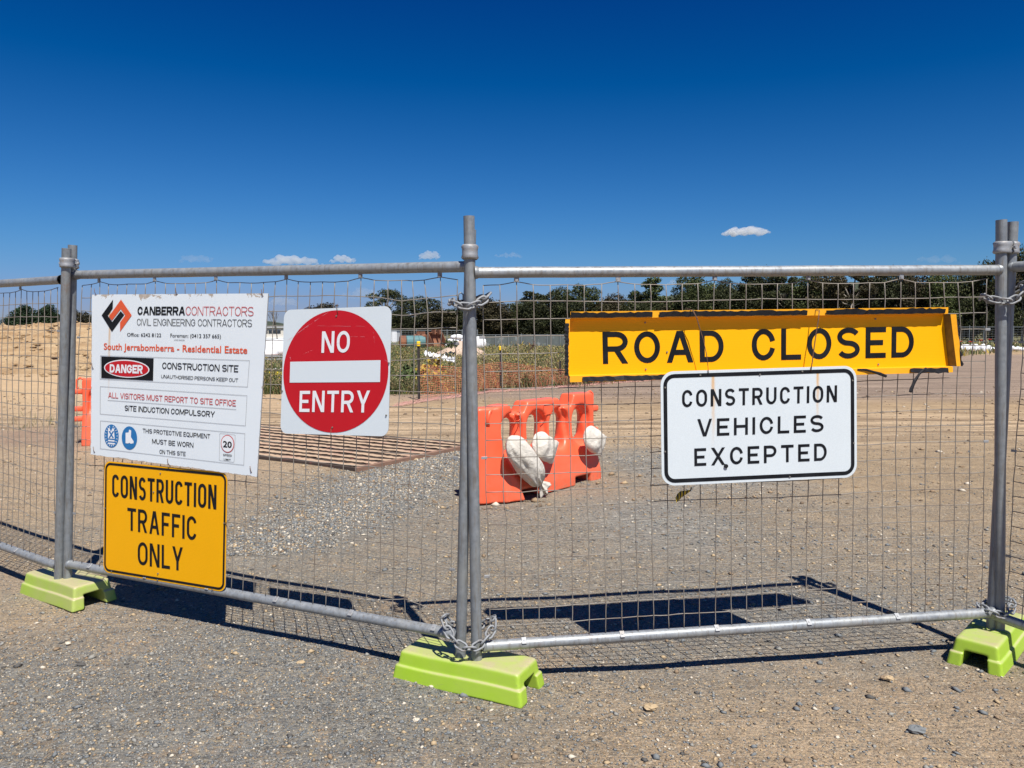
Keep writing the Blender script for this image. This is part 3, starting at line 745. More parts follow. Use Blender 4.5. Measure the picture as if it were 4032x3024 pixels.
# the scratches hang off the disc, which hangs off the sign: shift into the sign's frame
# road closed: tray sign with folded lips
k4 = cpx(2180, 1180, 2.572); k5 = cpx(2960, 1180, 2.572)
S = Sign('road_closed_sign', 'long yellow tray sign reading road closed with torn black rubber edging', P2, [k4(155, 200), k5(1940, 150), k5(1990, 670), k4(150, 765)], .022)
S.plate(MT['yel'], .003, .002, 'face')
S.road('ROAD', k4(500, 650), k4(1722, 628), k4(493, 325), .0012, MT['black'], .165, .20)
S.road('CLOSED', k5(0, 617), k5(1638, 582), k5(0, 297), .0012, MT['black'], .165, .20)
dp_ = .030
def strip(name, a, b, w0, w1, mat, la, lb, ragged=0.0, n=1, parent=None, th=0.0):
    """ribbon from uv a to uv b (metres offsets outwards w0..w1, layers la..lb)"""
    V = []; Fs = []; A = np.array(a, float); B = np.array(b, float)
    P0_, P1_ = S.uv(*A), S.uv(*B); t = P1_ - P0_; t /= np.linalg.norm(t); out = np.cross(t, S.pl.n)
    cen = S.uv(.5, .5); 
    if np.dot(out, (P0_ + P1_) / 2 - cen) < 0: out = -out
    for i in range(n + 1):
        q = A + (B - A) * i / n; p = S.uv(*q)
        r1 = ragged * (tri_noise(i, n, w1 * 99) + .6 * tri_noise(i // 3, n, w0 * 77 + 1)); r0 = ragged * .5 * tri_noise(i, n, 7)
        V += [p + out * (w0 + r0) + S.pl.n * (la + abs(r0) * .5), p + out * (w1 + r1) + S.pl.n * (lb + abs(r1))]
        if i < n: Fs.append([2*i, 2*i+1, 2*i+3, 2*i+2])
    o = mesh_obj(name, V, Fs, mat, parent or S.root)
    if th: md = o.modifiers.new('t', 'SOLIDIFY'); md.thickness = th; md.offset = 0
    return o
YP = MT['yelpaint']
for a, b, fl in (((0, 1), (1, 1), .024), ((0, 0), (1, 0), .020)):
    strip('shelf', a, b, .0, .003, YP, -.001, dp_, n=2, th=.0016)
    strip('flange', a, b, .003, fl + .008, YP, dp_, dp_ + .001, n=2, th=.0016)
    top = a[1] == 1
    cuts = [(.005, .215), (.235, .355), (.362, .655), (.665, .995)] if False else ([(.012, .215), (.235, .66), (.69, .985)] if top else [(.03, .42)])
    if top: cuts = [(.0, .212), (.232, .47), (.475, .69), (.51, .51), (.70, .99)]; cuts = [(.0, .205), (.222, .655 * .93), (.66, .99)]
    else: cuts = [(.03, .27), (.88, .985)]
    for (c0, c1) in cuts:
        n_ = int((c1 - c0) * 110)
        strip('rubber_edging', (c0, a[1]), (c1, a[1]), .006, .027, MT['rubber'], dp_ + .004, dp_ + .006, ragged=.0038, n=n_, th=.002)
strip('shelf', (0, 0), (0, 1), .0, .003, YP, -.001, dp_, n=2, th=.0016); strip('flange', (0, 0), (0, 1), .003, .022, YP, dp_, dp_ + .001, n=2, th=.0016)
strip('rubber_edging', (0, .0), (0, .93), .008, .024, MT['rubber'], dp_ + .004, dp_ + .006, ragged=.004, n=30, th=.002)
# right side lip bent outwards
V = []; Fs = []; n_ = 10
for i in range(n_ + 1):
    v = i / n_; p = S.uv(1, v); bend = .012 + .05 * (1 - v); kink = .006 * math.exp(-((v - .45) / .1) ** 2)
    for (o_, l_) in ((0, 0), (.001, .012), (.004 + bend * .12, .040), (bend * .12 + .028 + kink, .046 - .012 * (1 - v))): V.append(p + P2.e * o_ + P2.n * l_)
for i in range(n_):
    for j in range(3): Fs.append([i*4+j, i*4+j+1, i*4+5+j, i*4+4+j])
MT['lip'] = simple('dirty_shaded_lip', (.20, .14, .035), .6, .3, 20, c2=(.08, .06, .03), thr=(.45, .7))  # inner lip wall: grime plus its shade, both put into the colour
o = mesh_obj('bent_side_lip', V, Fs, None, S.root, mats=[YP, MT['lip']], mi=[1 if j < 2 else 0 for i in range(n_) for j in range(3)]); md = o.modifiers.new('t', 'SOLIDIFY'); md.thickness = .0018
V = []; Fs = []
for i in range(25):
    v = i / 24; p = S.uv(1, v * .9); b_ = .034 + .006 * (1 - v)
    V += [p + P2.e * b_ + P2.n * .036, p + P2.e * (b_ + .012 + .006 * tri_noise(i, 4)) + P2.n * .03]
    if i < 24: Fs.append([2*i, 2*i+1, 2*i+3, 2*i+2])
o = mesh_obj('rubber_edging', V, Fs, MT['rubber'], S.root); md = o.modifiers.new('t', 'SOLIDIFY'); md.thickness = .004
# loose rubber ends
def loose(pts, w=.006):
    P = [S.px(*k5(*q), .03 + .004 * i) for i, q in enumerate(pts)]
    MB().tube(P, [w * (1 + .4 * tri_noise(i, 3)) for i in range(len(P))], 6).make('loose_rubber_strip', MT['rubber'], S.root)
loose([(1720, 690), (1690, 705), (1640, 750), (1590, 815), (1570, 850), (1545, 895), (1530, 925)]); loose([(1030, 705), (1110, 705), (1180, 725), (1240, 745), (1300, 770)], .0055)
for (x, y) in ((925, 232), (932, 704), (1147, 530)): S.bolt(*k4(x, y))
for (x, y) in ((1250, 195), (1280, 655)): S.bolt(*k5(x, y))
# wires that hold the lower sign
wr = []
# construction vehicles excepted
RC = S
k = cpx(2560, 1420, 2.572)
S = Sign('vehicles_sign', 'white black-bordered sign reading construction vehicles excepted with rust streaks', P2, [k(104, 112), k(2090, 50), k(2094, 1180), k(118, 1270)], .075)
S.plate(MT['wh1'], .058); S.ring(.012, .048, .0165, .0012, MT['black'])
S.road('CONSTRUCTION', k(323, 472), k(1890, 418), k(323, 298), .0012, MT['black'], .155, .22)
S.road('VEHICLES', k(475, 768), k(1755, 720), k(475, 592), .0012, MT['black'], .16, .28)
S.road('EXCEPTED', k(448, 1067), k(1787, 1010), k(446, 889), .0012, MT['black'], .16, .28)
for (x, y) in ((506, 146), (1538, 108), (1110, 140), (150, 272), (2048, 200), (148, 920), (2060, 835), (1412, 1175)): S.bolt(*k(x, y))
kk = cpx(2180, 1180, 2.572)
for pts in ([(1335, 85), (1345, 110), (1385, 190), (1412, 290), (1440, 380), (1475, 540), (1500, 740)], [(1332, 100), (1340, 112), (1378, 190), (1405, 280), (1445, 400), (1482, 560), (1497, 738)],
            [(2590, 90), (2610, 110), (2600, 200), (2580, 330), (2560, 470), (2540, 620), (2525, 715)], [(2585, 92), (2604, 120), (2594, 220), (2572, 340), (2552, 480), (2536, 610), (2522, 715)]):
    P = []
    for i, (x, y) in enumerate(pts):
        q = P2.hit(*kk(x - (12 if x > 2000 else 0), y)); P.append(q + P2.n * (.0 if i == 0 else (.080 if i < 6 else .080)))
    MB().tube(P, .0012, 6).make('hanging_wire', MT['tiewire'], S.root, smooth=True)
p = S.px(*k(150, 915), .002); q = S.px(*k(40, 895), -.05); MB().tube([p, (p + q) / 2 + np.array([0, 0, .008]), q, q + np.array([-.01, 0, .01])], .0013, 6).make('tie_wire', MT['tiewire'], S.root, smooth=True)
p = S.px(*k(765, 1066), .001); MB().tube([p, p + P2.n * .006], .009, 12).make('mud_spot', MT['rubber'], S.root)

# hazard tape scrap
t = NT('hazard_tape_plastic'); co = t.coord(); w = t.n('ShaderNodeTexWave'); w.inputs['Scale'].default_value = 22; w.inputs['Distortion'].default_value = 1.; t.l(co, w.inputs['Vector']); t.base(t.ramp(w.outputs['Fac'], [(.45, (.6, .42, .02)), (.55, (.012, .012, .012))])); t.rough(.4)
pts = [(1490, 1051), (1487, 1058), (1480, 1064), (1470, 1068), (1461, 1073), (1455, 1078)]; V = []; Fs = []
tp = thing('hazard_tape', 'scrap of yellow and black tape tied to the mesh under the white sign', 'tape', tuple(P2.hit(*d_(1472, 1080))))
for i, q in enumerate(pts):
    w_ = (2, 6, 12, 16, 17, 11)[i]; a = P2.hit(*d_(q[0], q[1] - w_ * .45)) + P2.n * (.012 + .012 * math.sin(i * 1.6)); b = P2.hit(*d_(q[0] + w_ * .1, q[1] + w_ * .45)) + P2.n * (.010 + .016 * math.cos(i * 1.3)); V += [a, (a + b) / 2 + P2.n * .008, b]
    if i: Fs += [[3*i-3, 3*i-2, 3*i+1, 3*i], [3*i-2, 3*i-1, 3*i+2, 3*i+1]]
mesh_obj('strip', V, Fs, t.m, tp, smooth=True)
# tangle of dry grass caught in the mesh
tg = thing('grass_tuft', 'dry tangled grass caught in the mesh left of the road closed sign', 'dry grass', tuple(P2.hit(2097, 1370)))
c = P2.hit(2097, 1362); m = MB()
for i in range(22):
    a = random.uniform(0, 6.28); l = random.uniform(.01, .045); e1 = c + P2.e * math.cos(a) * l * .7 + np.array([0, 0, math.sin(a) * l * .8]); m.tube([c + P2.e * random.uniform(-.006, .006), (c + e1) / 2 + P2.n * random.uniform(-.01, .02), e1], .0008, 4)
m.make('stalks', MT['tiewire'], tg)

# ------------------------------------------------------------------ orange water barriers
def orange_mat():
    t = NT('orange_plastic'); co = t.coord(); n = t.noise(5, 4, .5, co)
    col = t.mix(n, (.90, .105, .040), (.93, .15, .065)); n2 = t.noise(9, 8, .75, co, 1.)
    gm = t.n('ShaderNodeNewGeometry'); sp = t.n('ShaderNodeSeparateXYZ'); t.l(gm.outputs['Normal'], sp.inputs[0])
    ps = t.n('ShaderNodeSeparateXYZ'); t.l(co, ps.inputs[0])
    low = t.ramp(ps.outputs[2], [(.0, 1.), (.35, 0.)])
    col = t.mix(t.math('MULTIPLY', low, t.ramp(n2, [(.42, 0.), (.65, .7)])), col, (.35, .17, .1))
    col = t.mix(t.math('MULTIPLY', t.ramp(sp.outputs[2], [(.5, 0.), (1., .25)]), n2), col, (.7, .4, .3))
    t.base(col); t.rough(.38); t.bump(t.noise(60, 5, .6, co), .10, .003); return t.m
MT['orange'] = orange_mat()
MT['orange_in'] = simple('orange_emblem', (.8, .1, .035), .5, .1, 10)
def barrier_f(X, Y, Z, mass=True):
    hw = np.interp(Z, [0, .10, .30, .45, .60, .95], [.205, .20, .150, .115, .100, .090])
    top = np.interp(X, [-.2, .0, .17, .24, .37, .44, .92, .98, 1.12, 1.18, 1.5, 1.56], [.86, .89, .895, .80, .80, .905, .905, .81, .81, .93, .925, .90])
    b = smax(np.abs(Y) - hw, np.abs(X - .765) - .775, .05)
    b = smax(b, Z - top, .035)
    if mass:
        ca, sa = math.cos(R(-27)), math.sin(R(-27)); x0, y0 = X - .055, Y + .045
        u, v = x0 * ca + y0 * sa, -x0 * sa + y0 * ca
        e = smax(smax(u - (.235 - .36 * np.minimum(Z, .62)), -u - .24, .02), np.abs(v) - .13 + .06 * Z, .04)
        e = smax(e, Z - .88, .03); b = smin(b, e, .02)
    for cx in (.20, .575, .93, 1.30):
        dzc = np.maximum(np.abs(Z - .575) - .075, 0); dx = X - cx
        r_ = np.sqrt(dx ** 2 + dzc ** 2)
        b = smax(b, -(r_ - .108), .05)
        dz2 = np.maximum(np.abs(Z - .52) - .13, 0); r2 = np.sqrt(dx ** 2 + dz2 ** 2)
        b = smax(b, -np.maximum(r2 - .15, np.interp(Z, [.26, .34, .50, .62], [.20, .155, .075, .045]) - np.abs(Y)), .05)
    for cx in (.36, 1.20): b = smax(b, -np.maximum(np.abs(X - cx) - .13, Z - .085), .025)
    for z_ in (.74, .50, .36): b = smin(b, rbox(X, Y, Z, (1.60, 0, z_), (.085, .05, .035), .02), .015)
    for z_ in (.62, .30): b = smin(b, rbox(X, Y, Z, (-.10, .06, z_), (.10, .05, .05), .02), .015)
    return np.maximum(b, -Z)
BP, BF = snet(lambda X, Y, Z: barrier_f(X, Y, Z), (-.36, -.32, -.02), (1.68, .3, .97), .0145)
def barrier(label, loc, rz, data=None):
    sc_b = .975
    o = thing('water_barrier', label, 'barrier', loc, 'orange plastic barriers behind the fence', rz); o.scale = (sc_b,) * 3
    if data is None:
        b = mesh_obj('body', BP, BF, MT['orange'], o, smooth=True, local=True)
        h = MB(); h.tube([(1.50, 0, .90), (1.58, 0, .925), (1.62, 0, .90), (1.625, 0, .80), (1.60, 0, .76)], .016, 10); hd = h.make('handle', MT['orange'], o, True, True)
        h2 = MB(); h2.tube([(.06, -.02, .86), (-.02, -.05, .87), (-.09, -.07, .84), (-.12, -.07, .76), (-.08, -.05, .70)], .018, 10); hd2 = h2.make('handle', MT['orange'], o, True, True)
        em = MB(); em.tube([(.27 + .045 * math.cos(a), -.098, .775 + .045 * math.sin(a)) for a in [i * math.pi / 10 for i in range(20)]], .004, 6, closed=True); e1 = em.make('emblem', MT['orange_in'], o, True, True)
        em = MB(); em.tube([(.66, -.100, .86), (.82, -.100, .86), (.83, -.100, .76), (.66, -.100, .755)], .004, 6, closed=True); e2 = em.make('emblem', MT['orange_in'], o, True, True)
        em = MB(); em.tube([(.0 - .03, -.165, .52), (.0 - .03, -.165, .36)], .003, 6); 
        return [b, hd, hd2, e1, e2]
    for d in data: c = d.copy(); COL.objects.link(c); c.parent = o
    return data
bd = barrier('orange plastic barrier with oval holes and sandbags, right behind the middle post', (-.195, 6.92, 0), R(48.7))
gl = on_z(318, 1757)
gl = on_z(338, 1757); barrier('orange plastic barrier mostly hidden behind the white notice board', (gl[0] + 1.42 * .985, gl[1] + .15 + 1.50 * .17, 0), R(190), bd)

# sandbags
t = NT('white_sandbag_cloth'); co = t.coord(); wv = t.n('ShaderNodeTexWave'); wv.inputs['Scale'].default_value = 130; t.l(co, wv.inputs['Vector'])
n = t.noise(8, 6, .65, co, .5); col = t.mix(n, (.50, .45, .37), (.74, .71, .64)); col = t.mix(t.ramp(t.noise(14, 6, .7, co, 1.), [(.55, 0.), (.75, .45)]), col, (.42, .34, .25)); t.base(col); t.rough(.85)
t.bump(t.noise(13, 4, .55, co, 1.2), .5, .03); MT['cloth'] = t.m
PB = Plane((.02, 6.92), (.82, 7.83))
kb = cpx(1750, 1450, 2.602)
def bag(label, a, b, hw, th, tied, offs=.06, sag=.0, seed=0):
    A = PB.hit(*kb(*a)) + PB.n * offs; B = PB.hit(*kb(*b)) + PB.n * offs
    ax = B - A; L = np.linalg.norm(ax); ax /= L; n_ = PB.n; sd = np.cross(ax, n_); sd /= np.linalg.norm(sd)
    nt, na = (44 if tied else 34), 40; V = []; Fs = []
    for i in range(nt + 1):
        t_ = i / nt
        if tied:
            body = min(t_ / .84, 1.0); prof = (1 - abs(2 * body - 1) ** 3.2) ** .55 if body < 1 else 0
            if t_ > .60: prof = prof * (1 - .0 * t_)
            r_ = max(prof, .0)
            if t_ > .80: r_ = .17 + .38 * max(0, (t_ - .86) / .14) if t_ > .86 else max(prof, .17)
            if t_ < .01: r_ = .02
            tt = th * (1 if t_ < .86 else .7)
        else:
            r_ = 1; wr_ = (1 - (1 - min(t_ / .35, 1)) ** 2.4) ** .5 * (1 - .10 * t_) if t_ > 0 else .02; tt = th * max(min(1, (t_ / .3)) ** .5 * (1 - max(0, (t_ - .35) / .65) ** 1.6) ** .7, .05)
        for j in range(na):
            p_ = 2 * math.pi * j / na; cx, sy = math.cos(p_), math.sin(p_)
            wr = 1 + .06 * math.sin(3 * p_ + 5 * t_ + seed) + .05 * math.sin(7 * p_ - 9 * t_ + seed * 2) + .035 * math.sin(13 * p_ + 14 * t_ + seed)
            if tied:
                g = math.exp(-((t_ - .84) / .20) ** 2); wr *= 1 + g * .30 * math.sin(11 * p_ + seed)
                if t_ > .88: wr *= 1 + .45 * math.sin(5 * p_ + 1.3)
                x = hw * r_ * cx * wr; y = tt * r_ * sy * wr
            else:
                x = hw * wr_ * (abs(cx) ** .8 * (1 if cx > 0 else -1)) * (1 + .03 * math.sin(7 * t_ * 3 + seed)); y = tt * sy * wr * (1 - .25 * math.cos(2.2 * math.pi * t_ + seed) ** 2) - .05 * t_ ** 2 * hw
            shift = -sag * L * math.sin(math.pi * t_)
            V.append(A + ax * (L * t_) + sd * x + n_ * (y + .02 * math.sin(math.pi * t_)) + np.array([0, 0, shift]))
        if i:
            for j in range(na): Fs.append([(i-1)*na+j, (i-1)*na+(j+1)%na, i*na+(j+1)%na, i*na+j])
    Fs += [list(range(na - 1, -1, -1)), list(range(nt * na, (nt + 1) * na))]
    o = thing('sandbag', label, 'sandbag', tuple(np.minimum(A, B) * np.array([0, 0, 1]) + (A + B) / 2 * np.array([1, 1, 0])), 'white sandbags draped on the orange barrier')
    mesh_obj('bag', V, Fs, MT['cloth'], o, smooth=True)
    if tied:
        c = A + ax * L * .845; m = MB(); m.tube([c + sd * hw * .19 * math.cos(q) + n_ * th * .19 * math.sin(q) for q in [i * math.pi / 8 for i in range(16)]], .005, 6, closed=True)
        m.tube([c + n_ * .03, c - ax * .08 + n_ * .055 - sd * .01, c - ax * .17 + n_ * th * .98 + sd * .012], .003, 6)
        m.make('tie', MT['rubber'], o, True)
bag('long tied white sandbag hanging down the near end of the orange barrier', (570, 705), (950, 1235), .125, .085, True, offs=.10, seed=1)
bag('white sandbag slumped through the second hole of the orange barrier', (845, 715), (1085, 860), .125, .070, False, offs=.075, sag=.06, seed=3)
bag('white sandbag at the far end of the orange barrier', (1375, 650), (1575, 795), .125, .070, False, offs=.075, sag=.06, seed=5)

# ------------------------------------------------------------------ ground
def gnoise(x, y):
    return .006 * np.sin(x * 2.1 + .7 * y) + .005 * np.sin(y * 3.3 - x * .9 + 1) + .003 * np.sin(x * 7.1 + 2 * y) + .0025 * np.sin(y * 9.7 + 3.1 * x)
def axis(a, b, step, far):
    c = list(np.arange(a, b + 1e-6, step)); s = step; x = b; hi = []
    while x < far: s *= 1.28; x += s; hi.append(x)
    s = step; x = a; lo = []
    while x > -far: s *= 1.28; x -= s; lo.append(x)
    return np.array(lo[::-1] + c + hi)
gx, gy = axis(-7, 7, .1, 7500), axis(1, 14, .1, 7500)
GX, GY = np.meshgrid(gx, gy, indexing='ij')
fade = np.exp(-np.maximum(0, np.hypot(GX, GY - 6) - 12) / 6)
GZ = gnoise(GX, GY) * fade
GV = np.stack([GX, GY, GZ], -1).reshape(-1, 3); ny_ = len(gy)
ii = (np.arange(len(gx) - 1)[:, None] * ny_ + np.arange(ny_ - 1)[None, :]).ravel()
GF = np.stack([ii, ii + ny_, ii + ny_ + 1, ii + 1], 1)
def ground_mat():
    t = NT('gravel_and_dirt'); g = t.n('ShaderNodeNewGeometry'); P = g.outputs['Position']
    sp = t.n('ShaderNodeSeparateXYZ'); t.l(P, sp.inputs[0]); X, Y = sp.outputs[0], sp.outputs[1]
    def blob(cx, cy, rx, ry, ang=0.0, soft=.6, wob=.5, ns=1.2):
        a, b = math.cos(ang), math.sin(ang)
        dx, dy = t.math('SUBTRACT', X, cx), t.math('SUBTRACT', Y, cy)
        u = t.math('DIVIDE', t.math('ADD', t.math('MULTIPLY', dx, a), t.math('MULTIPLY', dy, b)), rx)
        v = t.math('DIVIDE', t.math('SUBTRACT', t.math('MULTIPLY', dy, a), t.math('MULTIPLY', dx, b)), ry)
        r = t.math('SQRT', t.math('ADD', t.math('MULTIPLY', u, u), t.math('MULTIPLY', v, v)))
        r = t.math('ADD', r, t.math('MULTIPLY_ADD', t.noise(ns, 6, .65, P), wob * 2, -wob))
        return t.math('DIVIDE', t.math('SUBTRACT', 1.0 + soft / 2, r), soft, clamp=True)
    def band(sock, a, b, soft, wob=1.5, ns=.35):
        q = t.math('ADD', sock, t.math('MULTIPLY_ADD', t.noise(ns, 5, .6, P), wob * 2, -wob))
        return t.math('MULTIPLY', t.math('DIVIDE', t.math('SUBTRACT', q, a), soft, clamp=True), t.math('DIVIDE', t.math('SUBTRACT', b, q), soft, clamp=True))
    soil = t.mix(t.ramp(t.noise(2.2, 10, .75, P, .3), [(.3, 0.), (.7, 1.)]), (.27, .19, .112), (.47, .34, .205))
    tan = t.mix(t.noise(1.1, 8, .7, P, .5), (.42, .295, .185), (.55, .41, .27))
    gry = t.mix(t.noise(3., 8, .7, P), (.17, .168, .155), (.26, .255, .23))
    # chips
    v1 = t.n('ShaderNodeTexVoronoi'); v1.inputs['Scale'].default_value = 62; t.l(P, v1.inputs['Vector'])
    v2 = t.n('ShaderNodeTexVoronoi'); v2.inputs['Scale'].default_value = 150; t.l(P, v2.inputs['Vector'])
    v3 = t.n('ShaderNodeTexVoronoi'); v3.inputs['Scale'].default_value = 24; t.l(P, v3.inputs['Vector'])
    def chipcol(v, pal):
        s = t.n('ShaderNodeSeparateColor'); t.l(v.outputs['Color'], s.inputs[0])
        return t.ramp(s.outputs[0], pal, 'CONSTANT'), s.outputs[1]
    pal = [(0, (.085, .078, .066)), (.16, (.15, .15, .145)), (.34, (.24, .215, .17)), (.52, (.34, .26, .165)), (.72, (.19, .165, .13)), (.84, (.44, .34, .21)), (.95, (.58, .52, .42))]
    pal2 = [(0, (.13, .14, .145)), (.2, (.22, .225, .22)), (.45, (.29, .29, .27)), (.7, (.36, .35, .32)), (.85, (.22, .22, .21)), (.94, (.55, .54, .50))]
    pal3 = [(0, (.085, .088, .088)), (.18, (.15, .155, .155)), (.42, (.20, .20, .19)), (.62, (.25, .245, .225)), (.80, (.30, .25, .17)), (.93, (.48, .45, .38))]
    c1, k1 = chipcol(v1, pal); c1g, k1g = chipcol(v1, pal3); c2g, k2g = chipcol(v2, pal3); c2, k2 = chipcol(v2, pal); c3, k3 = chipcol(v3, pal2)
    grey_near = t.math('MAXIMUM', blob(-1.35, 3.05, 1.75, 1.2, .15, .7, .4, .9), blob(1.5, 3.9, 1.5, 1.1, 0, 1.0, .6, 1.4))
    grey_near = t.math('MAXIMUM', grey_near, t.math('MULTIPLY', blob(0., 5.5, 3., 2.4, 0, 1.0, .8, 1.0), .7))
    patch = blob(-1.15, 7.5, .62, 2.35, -.22, .5, .35, 2.)
    patch = t.math('MAXIMUM', patch, blob(1.9, 8.6, .8, 1.5, .5, .9, .5, 2.))
    patch = t.math('MAXIMUM', patch, t.math('MULTIPLY', blob(1.2, 6.1, .5, .8, 0., .9, .6, 2.), .8))
    far_tan = band(Y, 9.3, 15.5, 2.0, 1.4)
    left_tan = t.math('DIVIDE', t.math('SUBTRACT', -1.6, t.math('ADD', X, t.math('MULTIPLY_ADD', t.noise(.9, 5, .6, P), 2.4, -1.2))), .8, clamp=True)
    front_r = blob(1.75, 2.75, 1.7, .85, .25, 1.0, .55, 1.4); near_left = blob(-3.2, 3.9, 1.35, 1.0, .3, .7, .35, 1.)
    col = soil
    col = t.mix(t.math('MULTIPLY', t.math('MULTIPLY', left_tan, band(Y, 5.2, 60, 1.5, .8)), .8), col, tan)
    # wheel tracks: stretched noise
    mp = t.n('ShaderNodeMapping'); mp.inputs['Scale'].default_value = (.16, 2.4, 1); mp.inputs['Rotation'].default_value = (0, 0, R(-8)); t.l(P, mp.inputs['Vector'])
    trk = t.noise(1.6, 7, .65, mp.outputs['Vector'], .4)
    tan2 = t.mix(t.ramp(trk, [(.42, 0.), (.56, 1.)]), (.27, .185, .11), (.54, .395, .25))
    col = t.mix(far_tan, col, tan2)
    road = band(Y, 15.5, 48, 2.6, 1.2)
    rd = t.mix(t.ramp(trk, [(.35, 0.), (.65, 1.)]), (.20, .152, .12), (.34, .255, .195))
    col = t.mix(t.math('MULTIPLY', road, t.math('DIVIDE', t.math('ADD', X, 5.5), 3, clamp=True)), col, rd)
    col = t.mix(1.0, col, t.ramp(trk, [(.36, .84), (.5, 1.0), (.64, 1.12)]), 'MULTIPLY')
    # orange fill on the left by the mound
    org = t.math('MULTIPLY', t.math('DIVIDE', t.math('SUBTRACT', -4.5, X), 2.5, clamp=True), t.math('DIVIDE', t.math('SUBTRACT', Y, 12.5), 5, clamp=True))
    col = t.mix(org, col, t.mix(t.noise(.7, 7, .7, P, .4), (.47, .32, .18), (.58, .43, .27)))
    pk = t.math('MULTIPLY', blob(-6.2, 11.2, 2.6, 1.1, 0, 1., .5, 1.), .7); col = t.mix(pk, col, (.27, .17, .13))
    field = t.math('DIVIDE', t.math('SUBTRACT', Y, 52), 12, clamp=True); col = t.mix(field, col, t.mix(t.noise(.05, 6, .7, P), (.09, .10, .035), (.16, .14, .07)))
    col = t.mix(t.math('MULTIPLY', t.math('MAXIMUM', front_r, near_left), .8), col, tan); grey_near = t.math('MULTIPLY', grey_near, t.math('SUBTRACT', 1., t.math('MULTIPLY', front_r, .8)))
    # fine chips over everything that is near
    nearf = t.math('DIVIDE', t.math('SUBTRACT', 16, Y), 10, clamp=True)
    c1 = t.mix(grey_near, c1, c1g); c2 = t.mix(grey_near, c2, c2g)
    chip_amt = t.math('MULTIPLY', t.ramp(k1, [(.35, .0), (.45, 1.)]), t.math('SUBTRACT', t.math('MULTIPLY_ADD', grey_near, .5, .36), t.math('MULTIPLY', t.math('MAXIMUM', front_r, near_left), .22)))
    col = t.mix(t.math('MULTIPLY', grey_near, .85), col, gry)
    # bare sandy pockets
    sand = t.math('MULTIPLY', t.ramp(t.noise(2.3, 7, .7, P, .4), [(.53, 0.), (.66, .85)]), t.math('DIVIDE', t.math('SUBTRACT', 6.2, Y), 2, clamp=True))
    col = t.mix(sand, col, (.44, .31, .19)); chip_amt = t.math('MULTIPLY', chip_amt, t.math('SUBTRACT', 1., t.math('MULTIPLY', sand, .6)))
    col = t.mix(t.math('MULTIPLY', chip_amt, nearf), col, c1)
    col = t.mix(t.math('MULTIPLY', t.ramp(k2, [(.4, 0.), (.5, .65)]), nearf), col, c2)
    col = t.mix(t.math('MULTIPLY', patch, .9), col, t.mix(.5, c3, t.mix(t.ramp(k2, [(.3, 0.), (.5, 1.)]), gry, c2)))
    # dry darker speckle far off
    col = t.mix(t.ramp(t.noise(7, 10, .85, P), [(.50, 0.), (.66, .6)]), col, (.13, .098, .068)); col = t.mix(t.math('MULTIPLY', t.ramp(t.noise(5, 10, .85, P, .5), [(.53, 0.), (.68, .5)]), t.math('SUBTRACT', 1., t.math('MULTIPLY', grey_near, .75))), col, (.50, .38, .26))
    col = t.mix(1.0, col, t.ramp(t.noise(.45, 6, .65, P), [(.3, .90), (.7, 1.0)]), 'MULTIPLY'); col = t.mix(1.0, col, (1.13, 1.12, 1.09), 'MULTIPLY')
    t.base(col); t.rough(.95); t.b.inputs['Specular IOR Level'].default_value = .2
    h = t.math('ADD', t.math('MULTIPLY', v1.outputs['Distance'], -.012), t.math('MULTIPLY', v2.outputs['Distance'], -.006))
    h = t.math('ADD', h, t.math('MULTIPLY', t.noise(9, 10, .8, P), .045)); h = t.math('ADD', h, t.math('MULTIPLY', trk, .10))
    h = t.math('ADD', h, t.math('MULTIPLY', t.math('MULTIPLY', v3.outputs['Distance'], patch), -.03))
    t.bump(h, .75, 1.0); return t.m
MT['ground'] = ground_mat()
go = bulk_obj('ground', GV, GF, 4, [MT['ground']], np.zeros(len(GF)), smooth=True); tag(go, 'dusty brown and grey gravel ground running to the horizon', None, kind='structure')

# loose stones: real pebbles
def pebbles(name, label, xy, size, palette, seed=0):
    g = np.random.default_rng(seed); n = len(xy)
    base = np.array([(1,0,0),(.3,.95,0),(-.8,.6,0),(-.8,-.6,0),(.3,-.95,0),(.1,.1,1),(-.1,0,-1.)])
    tri = []
    for i in range(5): j = (i + 1) % 5; tri += [(i, j, 5), (j, i, 6)]
    tri = np.array(tri); sz = size
    V = base[None] * (1 + g.uniform(-.3, .3, (n, 7, 3))); V = V * np.stack([sz, sz * g.uniform(.55, .95, n), sz * g.uniform(.28, .6, n)], 1)[:, None, :]
    a = g.uniform(0, 6.28, n); ca, sa = np.cos(a)[:, None], np.sin(a)[:, None]
    x, y = V[..., 0] * ca - V[..., 1] * sa, V[..., 0] * sa + V[..., 1] * ca
    tl = g.uniform(-.5, .5, (n, 1)); z = V[..., 2] + x * tl * .5
    V = np.stack([x + xy[:, :1], y + xy[:, 1:2], z + (gnoise(xy[:, 0], xy[:, 1]) + sz * .18)[:, None]], -1)
    Fq = (tri[None] + (np.arange(n) * 7)[:, None, None]).reshape(-1, 3)
    mi = np.repeat(g.choice(len(palette), n, p=[p for _, p in palette]), 10)
    o = bulk_obj(name, V.reshape(-1, 3), Fq, 3, [m for m, _ in palette], mi)
    return tag(o, label, 'gravel', kind='stuff')
def pm(n, c): return simple('stone_' + n, c, .85, .25, 40)
ST = [(pm('blue_grey', (.16, .17, .172)), .20), (pm('grey', (.26, .25, .22)), .22), (pm('dark', (.085, .08, .072)), .10), (pm('tan', (.42, .31, .18)), .26), (pm('brown', (.24, .17, .105)), .17), (pm('pale', (.58, .51, .40)), .05)]
